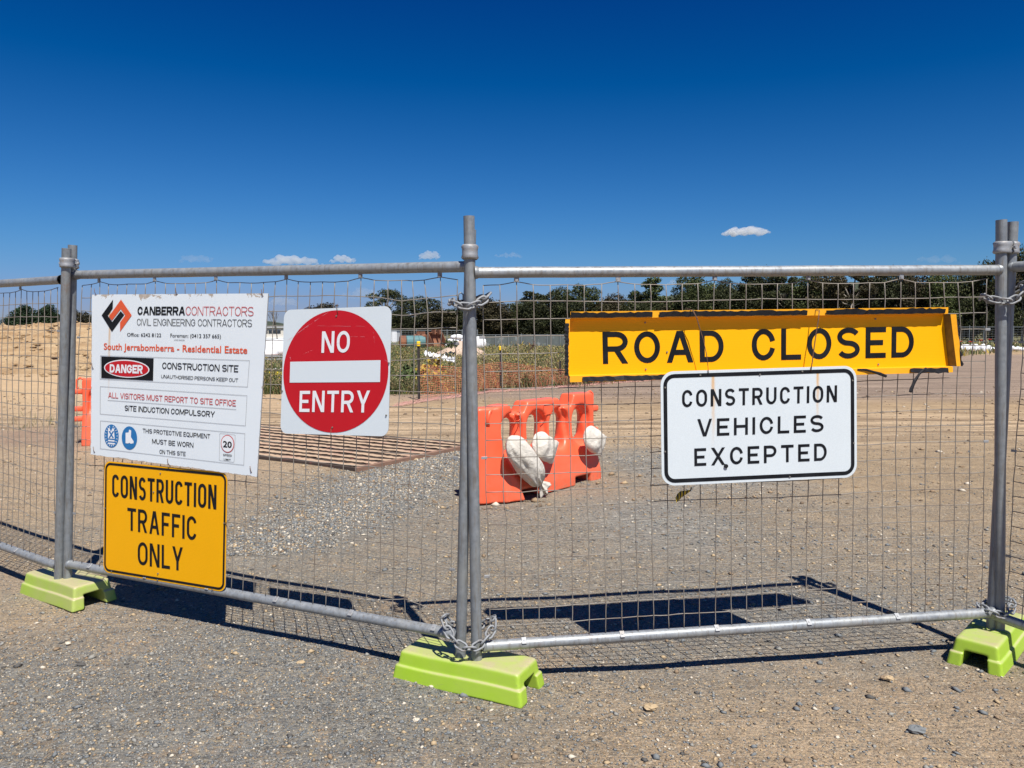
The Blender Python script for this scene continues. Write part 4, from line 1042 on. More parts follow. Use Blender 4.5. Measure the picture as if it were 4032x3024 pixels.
def sample(n, f, x0, x1, y0, y1, seed):
    g = np.random.default_rng(seed); out = np.zeros((0, 2))
    while len(out) < n:
        p = np.stack([g.uniform(x0, x1, n * 2), g.uniform(y0, y1, n * 2)], 1); k_ = np.abs(p[:, 0]) < p[:, 1] * .78 + .5
        p = p[k_ & (g.uniform(0, 1, len(p)) < f(p[:, 0], p[:, 1]))]; out = np.concatenate([out, p])
    return out[:n]
def ft(x, y): return (1 - .6 * np.exp(-((x - 1.7) / 1.4) ** 2 - ((y - 2.8) / .7) ** 2)) * (1 - .75 * np.exp(-((x + 3.2) / 1.1) ** 2 - ((y - 3.9) / .9) ** 2)) * (.5 + .5 * np.sin(x * 1.7 + y * 2.3) * np.sin(x * .9 - y * 1.9 + 1)) ** 1.2 * .8 + .12 + .5 * np.exp(-((x + 1.8) ** 2 / 2 + (y - 3.6) ** 2 / 1.2))
gl_ = lambda x, y: np.exp(-((x + 1.3) / 1.5) ** 2 - ((y - 3.1) / 1.0) ** 2)
xy = sample(36000, lambda x, y: gl_(x, y) * .9 + .02, -4, 3, 2.0, 5.5, 21)
pebbles('gravel', 'blue-grey crushed stone on the near ground left of the middle foot', xy, np.clip(np.random.default_rng(3).lognormal(math.log(.0040), .45, len(xy)), .0025, .017), [(ST[0][0], .36), (ST[1][0], .36), (ST[2][0], .08), (ST[3][0], .08), (ST[4][0], .07), (ST[5][0], .05)], 22)
xy = sample(1500, lambda x, y: .25 + .75 * np.clip(x / 2, 0, 1) + 0 * y, -3.5, 4, 2.0, 6, 23)
pebbles('gravel', 'flat slate and sandstone chips strewn over the near ground', xy, np.clip(np.random.default_rng(4).lognormal(math.log(.0115), .35, len(xy)), .007, .026), [(ST[0][0], .42), (ST[1][0], .12), (ST[3][0], .26), (ST[4][0], .16), (ST[5][0], .04)], 24)
xy = sample(74000, lambda x, y: ft(x, y) * (1 - .6 * gl_(x, y)) * (2.6 / y) ** 1.1, -8, 8, 2.0, 13, 1)
pebbles('gravel', 'small grey, tan and pale stones scattered over the near ground', xy, np.clip(RNG.lognormal(math.log(.0043), .5, len(xy)), .0025, .022), ST, 1)
def patchf(x, y):
    c = (y - 5.3) / 5; cx = -1.75 + 1.0 * c; w = .42 + .30 * np.sin(np.clip(c, 0, 1) * 3.1)
    return np.where((y > 5.2) & (y < 10.3), np.exp(-((x - cx) / w) ** 2 * 1.3), 0) * (x < -.35)
xy = sample(24000, patchf, -3.2, -.3, 5.2, 10.3, 2)
ST2 = [(ST[0][0], .30), (ST[1][0], .40), (ST[2][0], .06), (ST[3][0], .08), (ST[4][0], .09), (ST[5][0], .07)]
pebbles('gravel', 'patch of pale grey crushed stone beside the steel shaker grid', xy, np.clip(RNG.lognormal(math.log(.0095), .4, len(xy)), .005, .026), ST2, 3)
xy = sample(2600, lambda x, y: np.exp(-((x - 2.0) / .8) ** 2 - ((y - 8.8) / 1.6) ** 2) + .8 * np.exp(-((x - 1.2) / .6) ** 2 - ((y - 6.2) / .9) ** 2), -.2, 4, 4.6, 12, 4)
pebbles('gravel', 'thin spill of grey crushed stone right of the orange barrier', xy, np.clip(RNG.lognormal(math.log(.010), .35, len(xy)), .006, .022), ST2, 5)
MT['crumb'] = simple('earth_crumb', (.30, .21, .125), .95, .25, 20); MT['crumbd'] = simple('dark_earth_crumb', (.16, .115, .075), .95, .25, 20)
xy = sample(7000, lambda x, y: np.clip(.25 + .9 * np.sin(y * 2.6 + .25 * x) ** 4 * (.5 + .5 * np.sin(x * .8 + y)), 0, 1), -12, 16, 6.5, 21, 8)
pebbles('crumbs', 'crumbs of dry earth thrown up along the wheel tracks', xy, np.clip(RNG.lognormal(math.log(.013), .55, len(xy)), .006, .055), [(MT['crumb'], .5), (MT['crumbd'], .3), (ST[3][0], .12), (ST[5][0], .08)], 9)
# a few larger stones of their own
for i, (x, y, s, c, lb) in enumerate(((1640, 2838, .022, 5, 'pale cream stone in front of the left end of the middle foot'), (1185, 2612, .028, 3, 'flat pale tan stone on the gravel left of the middle foot'), (320, 2620, .026, 2, 'dark slate stone on the gravel below the left foot'),
        (1700, 2705, .017, 5, 'small white stone just left of the middle foot'), (4030 - 530, 2675, .030, 3, 'sandy stone lying below the right foot'), (3480, 2672, .024, 4, 'brown stone beside the sandy stone below the right foot'),
        (2560, 2790, .04, 3, 'flat pinkish stone right of the middle foot'), (3610, 2880, .045, 0, 'blue-grey slate stone near the bottom right corner'), (3655, 2378, .022, 4, 'small dark stone under the bottom rail near the right foot'), (1565, 2655, .030, 3, 'pale stone wedged under the left end of the middle foot'), (268, 2535, .02, 5, 'white stone on the gravel below the left foot'))):
    p = on_z(x, y); s *= .72; st = thing('stone', lb, 'stone', (p[0], p[1], 0)); g = np.random.default_rng(40 + i)
    dirs = []; Vv = []; n1, n2 = 7, 10
    for a in range(n1 + 1):
        for b in range(n2):
            th, ph = math.pi * a / n1, 2 * math.pi * b / n2; r_ = s * (1 + .18 * tri_noise(a, b, i))
            Vv.append((r_ * math.sin(th) * math.cos(ph + i), r_ * .75 * math.sin(th) * math.sin(ph + i), r_ * .45 * math.cos(th) + s * .25))
    Fq = [[a*n2+b, a*n2+(b+1)%n2, (a+1)*n2+(b+1)%n2, (a+1)*n2+b] for a in range(n1) for b in range(n2)]
    mesh_obj('rock', Vv, Fq, ST[c][0], st, local=True)

# ------------------------------------------------------------------ steel shaker grid
MT['steelrust'] = simple('rusty_painted_steel', (.055, .038, .03), .85, .3, 7, c2=(.24, .07, .06), thr=(.58, .8), bump=.4, bs=30)
MT['beam'] = simple('brown_rusty_beam', (.22, .13, .09), .8, .35, 7, bump=.4, bs=30)
MT['fill'] = simple('sandy_fill', (.48, .34, .22), .95, .15, 3, c2=(.40, .20, .15), thr=(.5, .75), bump=.6, bs=18)
gA = on_z(1402, 1858); gB = on_z(1809, 1772)          # right edge near -> far
e1 = (gB - gA); GLn = np.linalg.norm(e1) + .35; e1 /= np.linalg.norm(e1)
gC = on_z(1017, 1810); e2 = gC - gA; e2 /= np.linalg.norm(e2)    # along the bars, to the left
GWd = 4.6
gr = thing('shaker_grid', 'rusty steel shaker grid sunk in sandy dirt left of the orange barrier', 'grid', tuple(gA))
MB().box(gA + e1 * GLn / 2 + np.array([0, 0, .035]), (GLn, .05, .10), axes=(e1, np.array([-e1[1], e1[0], 0]), (0, 0, 1)), bev=.006).make('side_beam', MT['beam'], gr)
m = MB(); m.box(gA + e1 * GLn / 2 + e2 * GWd + np.array([0, 0, .03]), (GLn, .05, .09), axes=(e1, np.array([-e1[1], e1[0], 0]), (0, 0, 1)))
m.make('side_beam', MT['steelrust'], gr)
nb = 10; n2 = np.array([e2[1], -e2[0], 0]); n2 = n2 if n2[1] < 0 else -n2
V = []; Fs = []
for i in range(nb + 1):
    o_ = gA + e1 * (.03 + (GLn - .06) * i / nb)
    if i <= nb:
        mb = MB(); pts = []
        for q in range(25):
            pts.append(o_ + e2 * (GWd * q / 24) + np.array([0, 0, .045 + .004 * tri_noise(q, i)]))
        c = o_ + e2 * GWd / 2 + np.array([0, 0, .035]); mb.box(c, (GWd, .030, .085), axes=(e2, -n2, (0, 0, 1)), bev=.006); mb.make('bar', MT['steelrust'], gr)
for i in range(nb):
    for q in range(101):
        for k_ in range(5):
            f_ = (i + .05 + .86 * k_ / 4) / nb; p = gA + e1 * (.03 + (GLn - .06) * f_) + e2 * (GWd * q / 100)
            hh = .086 - .017 * (k_ / 4) ** 1.3 + .0035 * tri_noise(q, i * 5 + k_) + .002 * math.sin(q * .3 + i)
            V.append(p + np.array([0, 0, max(.006, hh)]) + e1 * .008 * tri_noise(q, k_ + i * 7, 3))
    b0 = i * 505
    for q in range(100):
        for k_ in range(4): Fs.append([b0+q*5+k_, b0+q*5+k_+1, b0+(q+1)*5+k_+1, b0+(q+1)*5+k_])
mesh_obj('dirt_fill', V, Fs, MT['fill'], gr, smooth=True)

gr.location.z -= .034
# ------------------------------------------------------------------ dirt mound on the left
mx = np.linspace(-46, -13.2, 150); my = np.linspace(24, 52, 90); MX, MY = np.meshgrid(mx, my, indexing='ij')
def fbm(x, y, s, o=4, seed=0):
    v = 0; a = 1; tot = 0
    for k in range(o):
        v = v + a * (np.sin(x * s * 1.7 + seed + k * 2.1 + 1.3 * np.sin(y * s * 1.1 + k)) * np.cos(y * s * 1.9 - seed * 1.7 + k * .7 + 1.1 * np.sin(x * s * .8))); tot += a; a *= .5; s *= 2.03
    return v / tot
cr_ = np.interp(MX, [-46, -36, -26, -23, -20.5, -18.3, -16.8, -14.6, -13.2], [1.5, 1.75, 1.72, 1.80, 1.9, 1.55, 1.2, .5, -.1])
slope = np.clip((MY - 25) / 11.5, 0, 1) ** 1.15; slope = np.where(MY > 42, np.clip((52 - MY) / 9, 0, 1), slope)
MZ = (cr_ - .04) * slope + (.16 * fbm(MX, MY, .6, 5) + .10 * fbm(MX, MY, 2.3, 4, 2)) * np.clip(slope * 3, 0, 1) - .10 + .04 * slope
ii = (np.arange(149)[:, None] * 90 + np.arange(89)[None, :]).ravel()
t = NT('orange_clay'); g = t.n('ShaderNodeNewGeometry'); P = g.outputs['Position']
mp = t.n('ShaderNodeMapping'); mp.inputs['Scale'].default_value = (.5, .5, 2.2); t.l(P, mp.inputs['Vector'])
col = t.mix(t.ramp(t.noise(.8, 8, .7, mp.outputs['Vector'], .8), [(.32, 0.), (.68, 1.)]), (.40, .24, .11), (.64, .47, .27)); col = t.mix(t.ramp(t.noise(3.5, 8, .75, P), [(.5, 0.), (.7, .6)]), col, (.24, .13, .06))
t.base(col); t.rough(.95); t.bump(t.noise(3, 8, .75, P), .8, .3); MT['clay'] = t.m
mo = bulk_obj('dirt_mound', np.stack([MX, MY, MZ], -1).reshape(-1, 3), np.stack([ii, ii + 90, ii + 91, ii + 1], 1), 4, [MT['clay']], np.zeros(149 * 89), smooth=True)
tag(mo, 'long heap of orange clay at the left behind the fence', 'dirt mound', kind='structure')
# clods on the mound crest and foot
cl = sample(10, lambda x, y: x * 0 + 1, -1, 1, 1, 2, 9)
xy = np.stack([RNG.uniform(-27, -15, 900), RNG.uniform(25, 41, 900)], 1)
g9 = np.random.default_rng(9); szs = np.clip(g9.lognormal(math.log(.07), .6, 900), .03, .3)
o = pebbles('clods', 'loose orange clods on the clay heap', xy, szs, [(MT['clay'], 1.)], 11)
me = o.data; co_ = np.zeros(len(me.vertices) * 3, dtype=np.float32); me.vertices.foreach_get('co', co_); co_ = co_.reshape(-1, 7, 3)
ix = np.clip(np.searchsorted(mx, xy[:, 0]), 0, 149); iy = np.clip(np.searchsorted(my, xy[:, 1]), 0, 89); co_[..., 2] += np.maximum(MZ[ix, iy], 0)[:, None]; me.vertices.foreach_set('co', co_.ravel()); me.update()

# ------------------------------------------------------------------ weeds
def wm(n, c): return simple('weed_' + n, c, .8, .3, 1.5)
WM = [wm('green', (.075, .11, .028)), wm('pale_green', (.165, .175, .068)), wm('straw', (.31, .24, .12)), wm('rust', (.135, .075, .034)), wm('yellow', (.42, .30, .04)), wm('dark', (.045, .065, .018))]
def edge_y(x): return np.interp(x, [-14, -8, -3.1, -2.4, 1.5, 5, 12, 28, 60], [18.8, 18.3, 17.7, 17.9, 20.7, 24., 30.2, 46.4, 78])
def weeds(name, label, n, xr, yr, hr, w, pf, seed, dens=None):
    g = np.random.default_rng(seed); x = g.uniform(*xr, n * 3); y = yr[0] + (yr[1] - yr[0]) * g.uniform(0, 1, n * 3) ** 1.7
    ok = y > edge_y(x) + .2 * g.normal(size=len(x)); ok &= np.abs(x) < y * .75
    if dens is not None: ok &= g.uniform(0, 1, len(x)) < dens(x, y)
    x, y = x[ok][:n], y[ok][:n]; n = len(x)
    clump = .65 + .5 * fbm(x, y, .9, 3, 5)
    h = g.uniform(*hr, n) * np.clip(clump, .3, 1.3) ; a = g.uniform(0, 6.28, n); ln = g.uniform(.1, .85, n) * h; la = g.uniform(0, 6.28, n)
    wx, wy = np.cos(a) * w * .5, np.sin(a) * w * .5; lx, ly = np.cos(la) * ln, np.sin(la) * ln; z = np.zeros(n)
    sc_ = .6 + .4 * (y / 25)
    wx, wy = wx * sc_, wy * sc_
    V = np.stack([np.stack([x - wx, y - wy, z - .02], 1), np.stack([x + wx, y + wy, z - .02], 1), np.stack([x + lx * .35 + wx * .9, y + ly * .35 + wy * .9, h * .62], 1), np.stack([x + lx * .35 - wx * .9, y + ly * .35 - wy * .9, h * .62], 1),
                  np.stack([x + lx + wx * .35, y + ly + wy * .35, h], 1), np.stack([x + lx - wx * .35, y + ly - wy * .35, h], 1)], 1).reshape(-1, 3)
    b = (np.arange(n) * 6)[:, None]; Fq = np.concatenate([np.concatenate([b, b + 1, b + 2, b + 3], 1)[:, None], np.concatenate([b + 3, b + 2, b + 4, b + 5], 1)[:, None]], 1).reshape(-1, 4)
    pr = pf(x, y, g); cum = np.cumsum(pr, 1); u = g.uniform(0, 1, n) * cum[:, -1]; k_ = (u[:, None] > cum).sum(1)
    mi = np.repeat(k_, 2); up = g.uniform(0, 1, n) < .35; mi[1::2] = np.where(up, np.where(k_ == 3, 3, 2), k_)
    o = bulk_obj(name, V, Fq, 4, WM, mi); return tag(o, label, 'weeds', kind='stuff')
def pf(x, y, g):
    rust = np.clip((x + 2.2) / 1.5, 0, 1) * np.clip((27 - y) / 5, 0, 1); left = np.clip((-2.0 - x) / 1.2, 0, 1)
    f2 = fbm(x, y, .5, 3, 1) * .5 + .5
    return np.stack([.25 + .7 * left, .35 + .3 * f2, .25 + .3 * (1 - f2) + .0 * x, .04 + .85 * rust, .05 + .10 * (y > 24) + .05 * rust, .15 + .25 * left + .35 * rust], 1)
weeds('weeds', 'tall green, straw and rust-brown weeds growing along the far verge', 95000, (-8.6, 26), (18.2, 46), (.25, .75), .017, pf, 3, lambda x, y: x > -.43 * y)
weeds('weeds', 'thin weedy grass out in the field before the trees', 26000, (-30, 60), (44, 96), (.2, .55), .06, pf, 4, lambda x, y: x > -.36 * y)
# low scrappy weeds at the left by the post
def pl_(x, y, g): return np.stack([.5 + x * 0, .3 + x * 0, .4 + x * 0, .02 + x * 0, .02 + x * 0, .2 + x * 0], 1)
_e = edge_y
def edge_y(x): return x * 0 + 0
weeds('weeds', 'low scrappy weeds on the dirt left of the left post', 260, (-9.5, -6.3), (11.5, 15), (.06, .22), .008, pl_, 6, lambda x, y: np.exp(-((x + 7.6) / .9) ** 2 - ((y - 12.6) / .8) ** 2))
edge_y = _e
def shrub(label, px, py, Y, w, h, mats, seed, name='shrub', cat='shrub', group=None, z0=0.0, n=420, leaf=.05):
    g = np.random.default_rng(seed); c = at_y(px, py, Y); c = np.array([c[0], Y, z0]); o = thing(name, label, cat, tuple(c), group)
    p = g.normal(size=(n, 3)); p /= np.linalg.norm(p, axis=1)[:, None]; p *= g.uniform(.3, 1., (n, 1)) ** .5; p *= np.array([w / 2, w / 2, h / 2]); p[:, 2] += h / 2
    p *= (1 + .15 * np.sin(p[:, :1] * 9 / w + seed)); a = g.normal(size=(n, 3)); b = g.normal(size=(n, 3)); a *= leaf / np.linalg.norm(a, axis=1)[:, None]; b *= leaf * .6 / np.linalg.norm(b, axis=1)[:, None]
    V = np.stack([p - a - b, p + a - b, p + a + b, p - a + b], 1).reshape(-1, 3)
    ob = bulk_obj('foliage', V, np.arange(n * 4).reshape(-1, 4), 4, mats, g.integers(0, len(mats), n)); ob.parent = o
    m = MB()
    for i in range(7): q = p[g.integers(0, n)]; m.tube([(0, 0, 0), tuple(q * np.array([.5, .5, .6])), tuple(q)], [.015 * w, .01 * w, .004 * w], 4)
    m.make('stem', WM[3], o, local=True)
    return o
def weed_leaves(label, n, xr, yr, seed):
    g = np.random.default_rng(seed); x = g.uniform(*xr, n * 3); y = yr[0] + (yr[1] - yr[0]) * g.uniform(0, 1, n * 3) ** 1.8
    ok = (y > edge_y(x) + .25 * g.normal(size=len(x))) & (x > -.43 * y) & (x < .75 * y); x, y = x[ok][:n], y[ok][:n]; n = len(x)
    z = np.clip(.65 + .5 * fbm(x, y, .9, 3, 5), .3, 1.3) * .75 * g.uniform(.12, 1.08, n) ** .7
    p = np.stack([x, y, z], 1); a = g.normal(size=(n, 3)); a /= np.linalg.norm(a, axis=1)[:, None]; b = np.cross(a, g.normal(size=(n, 3))); b /= np.linalg.norm(b, axis=1)[:, None]
    L_ = (.016 * (.5 + y / 24) * g.uniform(.5, 1.5, n))[:, None]; V = np.stack([p - a * L_, p - b * L_ * .5, p + a * L_, p + b * L_ * .5], 1).reshape(-1, 3)
    pr = pf(x, y, g); pr[:, 4] += .03 * (y > 21); pr[:, 2] += .25; cum = np.cumsum(pr, 1); mi = ((g.uniform(0, 1, n) * cum[:, -1])[:, None] > cum).sum(1)
    tag(bulk_obj('weeds', V, np.arange(n * 4).reshape(-1, 4), 4, WM, mi), label, 'weeds', kind='stuff')
weed_leaves('small leaves and seed heads of the bushy weeds along the far verge', 160000, (-8.6, 26), (18.2, 44), 12)
shrub('rounded orange-flowered bush behind the left end of the netting', 1700, 1480, 18.9, .95, .85, [WM[4], WM[3], WM[1], WM[4]], 1)
shrub('dark green weedy bush just left of the orange netting', 1618, 1500, 18.9, .9, .62, [WM[0], WM[5], WM[0]], 2)

# ------------------------------------------------------------------ orange netting with star pickets
MT['net'] = simple('orange_netting_plastic', (.66, .19, .10), .7, .2, 5, c2=(.60, .30, .22), thr=(.55, .8))
MT['picket'] = simple('dark_steel_picket', (.035, .03, .028), .7, .3, 20)
MT['cap'] = simple('yellow_cap_plastic', (.85, .58, .01), .5, .05, 10)
nt = thing('safety_netting', 'sagging orange plastic safety netting along the weeds', 'netting', (-1.2, 19, 0))
def netpos(s):      # along the fence line, metres
    pts = [(-2.05, 16.87), (-1.27, 17.9), (-.29, 19.35), (1.51, 21.06), (3.02, 22.5)]
    for a, b in zip(pts, pts[1:]):
        l = math.dist(a, b)
        if s <= l: return np.array([a[0] + (b[0] - a[0]) * s / l, a[1] + (b[1] - a[1]) * s / l, 0])
        s -= l
    return np.array([pts[-1][0], pts[-1][1], 0])
m = MB(); Ls = 6.9; cols = int(Ls / .06); rows = 15
top_s = lambda s: np.interp(s, [0, 1.3, 3.1, 5.6, 6.9], [.78, .66, .72, .42, .10]); bot_s = lambda s: np.interp(s, [0, .5, 2., 3.1, 5., 6.9], [-.02, -.01, .02, .03, .03, .0])
def npnt(i, j):
    s = Ls * i / cols; p = netpos(s); f_ = j / rows; w = .05 * math.sin(s * 3.1 + f_ * 3) + .03 * math.sin(s * 9 + f_ * 5)
    drop = .15 * max(0, .5 - f_) * math.sin(s * 2.2) ** 2
    return p + np.array([.7, -.7, 0]) * (w + .10 * (1 - f_) * math.sin(s * 1.3)) + np.array([0, 0, max(.012, bot_s(s) + (top_s(s) - bot_s(s)) * f_ + drop + .01 * tri_noise(i, j))])
NP = [[npnt(i, j) for j in range(rows + 1)] for i in range(cols + 1)]
for i in range(cols + 1): m.tube(NP[i], .0025, 3, caps=False)
for j in range(rows + 1): m.tube([NP[i][j] for i in range(cols + 1)], .0027, 3, caps=False)
m.make('mesh', MT['net'], nt); m = MB()
fp = [on_z(x, y) for x, y in ((1590, 1602), (1700, 1584), (1830, 1566), (1960, 1546), (2100, 1538), (2240, 1527), (2400, 1514), (2560, 1502), (2680, 1494))]
for w_ in range(5):
    pts = []
    for i in range(81):
        f_ = i / 80 * (len(fp) - 1); a = int(min(f_, len(fp) - 2)); p = fp[a] + (fp[a + 1] - fp[a]) * (f_ - a)
        pts.append(p + np.array([-.2, (w_ - 1) * .15 * (1.3 - .1 * a) + .03 * tri_noise(i, w_), .012 + .02 * abs(tri_noise(i, w_)) ]))
    m.tube(pts, .0035, 3, caps=False)
for i in range(0, 240):
    f_ = i / 240 * (len(fp) - 1); a = int(min(f_, len(fp) - 2)); p = fp[a] + (fp[a + 1] - fp[a]) * (f_ - a); m.tube([p + np.array([-.2, -.2, .03]), p + np.array([-.15 + .1 * tri_noise(i, 3), .2, .045]), p + np.array([-.2, .6, .03])], .0035, 3, caps=False)
m.make('fallen_fold', simple('faded_pink_netting', (.55, .30, .25), .8, .2, 3), nt)
def picket(label, px, base, top, capped=True, Yb=None):
    p = on_z(px, base); tz = at_y(px, top, p[1])[2]; o = thing('star_picket', label, 'picket', tuple(p), 'star pickets holding the orange netting')
    m = MB()
    for a in (90, 210, 330): m.box(p + np.array([math.cos(R(a)) * .014, math.sin(R(a)) * .014, tz / 2]), (.034, .009, tz), rz=R(a))
    m.make('post', MT['picket'], o)
    if capped: MB().box(p + np.array([0, 0, tz - .02]), (.075, .075, .11), bev=.012).make('cap', MT['cap'], o)
picket('dark star picket with a yellow cap at the left end of the orange netting', 1650, 1577, 1350)
picket('dark star picket with a yellow cap just right of the middle post', 1971, 1537, 1368)
picket('dark star picket in the netting at the left edge of the road closed sign', 2205, 1517, 1420, False)

# ------------------------------------------------------------------ things stored beyond the verge
MT['pipeyel'] = simple('yellow_pipe_plastic', (.82, .60, .03), .45, .12, 2); MT['rust'] = simple('rusty_steel', (.17, .075, .045), .85, .4, 1.2, c2=(.32, .13, .06), thr=(.4, .7)); MT['teal'] = simple('faded_teal_paint', (.09, .2, .21), .7, .2, 2)
MT['bulk'] = simple('white_bulk_bag', (.74, .75, .76), .7, .1, 1.5); MT['wall'] = simple('cream_wall_panel', (.62, .58, .50), .7, .06, .8); MT['roofm'] = simple('grey_roof', (.45, .46, .46), .6, .1, 1); MT['glass'] = simple('dark_window', (.03, .04, .05), .2, .1, 1)
MT['timber'] = simple('grey_weathered_timber', (.27, .27, .26), .85, .25, 3, c2=(.16, .16, .16), thr=(.4, .6)); MT['dredm'] = simple('dark_red_paint', (.20, .02, .02), .6, .2, 2)
def pipes(label, px0, px1, py0, py1, Y, n, mat, r, seed, name='pipe', group=None, sag=.03):
    a0 = at_y(px0, (py0 + py1) / 2, Y); b0 = at_y(px1, (py0 + py1) / 2, Y); z0 = at_y(px0, py1, Y)[2]; z1 = at_y(px0, py0, Y)[2]
    z0 = max(z0, r); g = random.Random(seed)
    for i in range(n):
        z = z0 + (z1 - z0) * (i + .5) / n; yy = Y + g.uniform(-.5, .1) - .35 * (1 - i / n); dz = g.uniform(-.04, .04)
        o = thing(name, label, 'pipe', ((a0[0] + b0[0]) / 2, yy, z - r), group)
        MB().tube([(a0[0] - g.uniform(0, .2), yy, z - dz), ((a0[0] + b0[0]) / 2, yy, z - sag), (b0[0] + g.uniform(0, .2), yy, z + dz)], r, 8, caps=False).make('tube', mat, o, smooth=True)
pipes('yellow plastic pipe in the pile seen between the notice board and the no entry sign', 985, 1160, 1462, 1548, 20.2, 11, MT['pipeyel'], .032, 5, group='yellow pipes piled beside the weeds')
def boxthing(name, label, cat, px0, px1, py0, py1, Y, depth, mat, part='body', z0=None, bev=.02, rz=0.0, group=None):
    a = at_y(px0, py1, Y); b = at_y(px1, py0, Y); zb = a[2] if z0 is None else z0; c = ((a[0] + b[0]) / 2, Y + depth / 2, (zb + b[2]) / 2)
    o = thing(name, label, cat, (c[0], c[1], zb), group, 0); MB().box(c, (b[0] - a[0], depth, b[2] - zb), bev=bev, rz=rz).make(part, mat, o); return o, a, b
for i, (yy, hh) in enumerate(((1432, .0), (1420, .0), (1408, .0))):
    o, a, b = boxthing('timber_pallet', ('lowest', 'middle', 'topmost')[i] + ' of the grey pallets stacked above the yellow pipes', 'pallet', 985, 1150, yy - 8, yy, 27 + .2 * i, 1.2, MT['timber'], 'deck', group='grey pallets beside the yellow pipes')
    for q in range(3):
        x = a[0] + (b[0] - a[0]) * (q + .5) / 3; MB().box((x, 27.6 + .2 * i, a[2] - .02), (.12, 1.15, .06)).make('bearer', MT['timber'], o)
o, a, b = boxthing('timber_beam', 'white painted beam lying above the yellow pipes', 'beam', 985, 1150, 1450, 1457, 22.5, .12, MT['bulk'], 'board')
MB().box((a[0] + .3, 22.6, a[2] / 2), (.1, .1, a[2])).box((b[0] - .5, 22.6, a[2] / 2), (.1, .1, a[2])).make('trestle', MT['timber'], o)
def lump_bag(label, px, py, Y, w, h, d, mat, seed, group, name='bulk_bag', cat='bag', gz=None):
    c = at_y(px, py, Y); c[2] = gz if gz is not None else max(0, c[2]); g = random.Random(seed); V = []; Fs = []; n1, n2 = 9, 16
    for i in range(n1 + 1):
        th = math.pi * i / n1
        for j in range(n2):
            ph = 2 * math.pi * j / n2; ct_, st_ = math.cos(ph), math.sin(ph); e = .6
            x = math.copysign(abs(ct_) ** e, ct_) * math.sin(th) ** .7; y = math.copysign(abs(st_) ** e, st_) * math.sin(th) ** .7; z = -math.copysign(abs(math.cos(th)) ** .8, math.cos(th))
            r_ = 1 + .08 * tri_noise(i, j, seed) ; V.append((x * w / 2 * r_, y * d / 2 * r_, h / 2 + z * h / 2 * r_))
    for i in range(n1):
        for j in range(n2): Fs.append([i*n2+j, i*n2+(j+1)%n2, (i+1)*n2+(j+1)%n2, (i+1)*n2+j])
    o = thing(name, label, cat, tuple(c), group); mesh_obj('sack', V, Fs, mat, o, smooth=True, local=True); return o
Yb = 50.
places = ['lower left', 'lower middle', 'lower right', 'second row left', 'second row right', 'third row left', 'third row right', 'top left', 'top right']
q = 0
for row, (xs, zz) in enumerate((((1772, 1806, 1850), .0), ((1776, 1826), .30), ((1786, 1838), .58), ((1800, 1850), .84))):
    for x in xs: lump_bag('white sack in the stack left of the middle post, ' + places[q], x, 1365, Yb, .85, .36, .9, MT['bulk'], q + 3, 'white sacks stacked left of the middle post', gz=zz); q += 1
lump_bag('white sack standing just right of the middle post, beyond the weeds', 1888, 1362, 50, .9, .95, .9, MT['bulk'], 31, None, gz=.1)
for i, (x, y, w_, h_, lb) in enumerate(((1048, 1405, 1.0, .5, 'white bulk bag beside the notice board edge, lowest of its heap'), (1080, 1392, 1.1, .6, 'white bulk bag in the middle of the heap behind the pallets'), (1100, 1372, 1.0, .55, 'white bulk bag touching the no entry sign edge'), (1056, 1372, 1.0, .5, 'white bulk bag high on the heap beside the notice board'))):
    lump_bag(lb, x, y + 12, 33 + i, w_, h_, .9, MT['bulk'], 50 + i, 'white bulk bags heaped left of the no entry sign', gz=None)
boxthing('plastic_barrier', 'small orange barrier piece lying on the white bulk bags', 'barrier', 1086, 1104, 1346, 1364, 36, .5, MT['orange'], 'body', bev=.1)
boxthing('plastic_barrier', 'orange barrier offcut lying below the white bulk bags', 'barrier', 1064, 1100, 1396, 1410, 30.5, .3, MT['orange'], 'body', bev=.05)
boxthing('skip_bin', 'dark red steel bin behind the white bulk bags', 'bin', 1035, 1075, 1343, 1368, 45, 1.5, MT['dredm'], 'body', bev=.06)
# cream site building behind
o, a, b = boxthing('site_building', 'cream site building with small dark windows between the two signs', 'building', 1018, 1240, 1290, 1352, 75, 6, MT['wall'], 'wall', z0=0)
for i in range(4):
    x = a[0] + .75 + i * .42; f = MB().box((x, 74.99, b[2] - .42), (.34, .04, .30)).make('window', MT['glass'], o)
MB().box(((a[0] + b[0]) / 2, 78, b[2] + .05), (b[0] - a[0] + .3, 6.3, .14)).make('roof', MT['roofm'], o)
MB().box(((a[0] + b[0]) / 2, 74.9, a[2] + .4), (b[0] - a[0] + .0, .5, .25)).make('kerb_panel', MT['bulk'], o)
o, a, b = boxthing('storage_container', 'white storage shed at the right edge of the no entry sign', 'shed', 1470, 1562, 1302, 1342, 80, 2.4, MT['bulk'], 'wall', z0=0); MB().box(((a[0] + b[0]) / 2, 81.2, b[2] + .04), (b[0] - a[0] + .1, 2.5, .08)).make('roof', MT['roofm'], o)
for i in range(5): MB().box((a[0] + .35 + .4 * i, 79.98, b[2] / 2), (.04, .03, b[2] * .9)).make('rib', MT['roofm'], o)
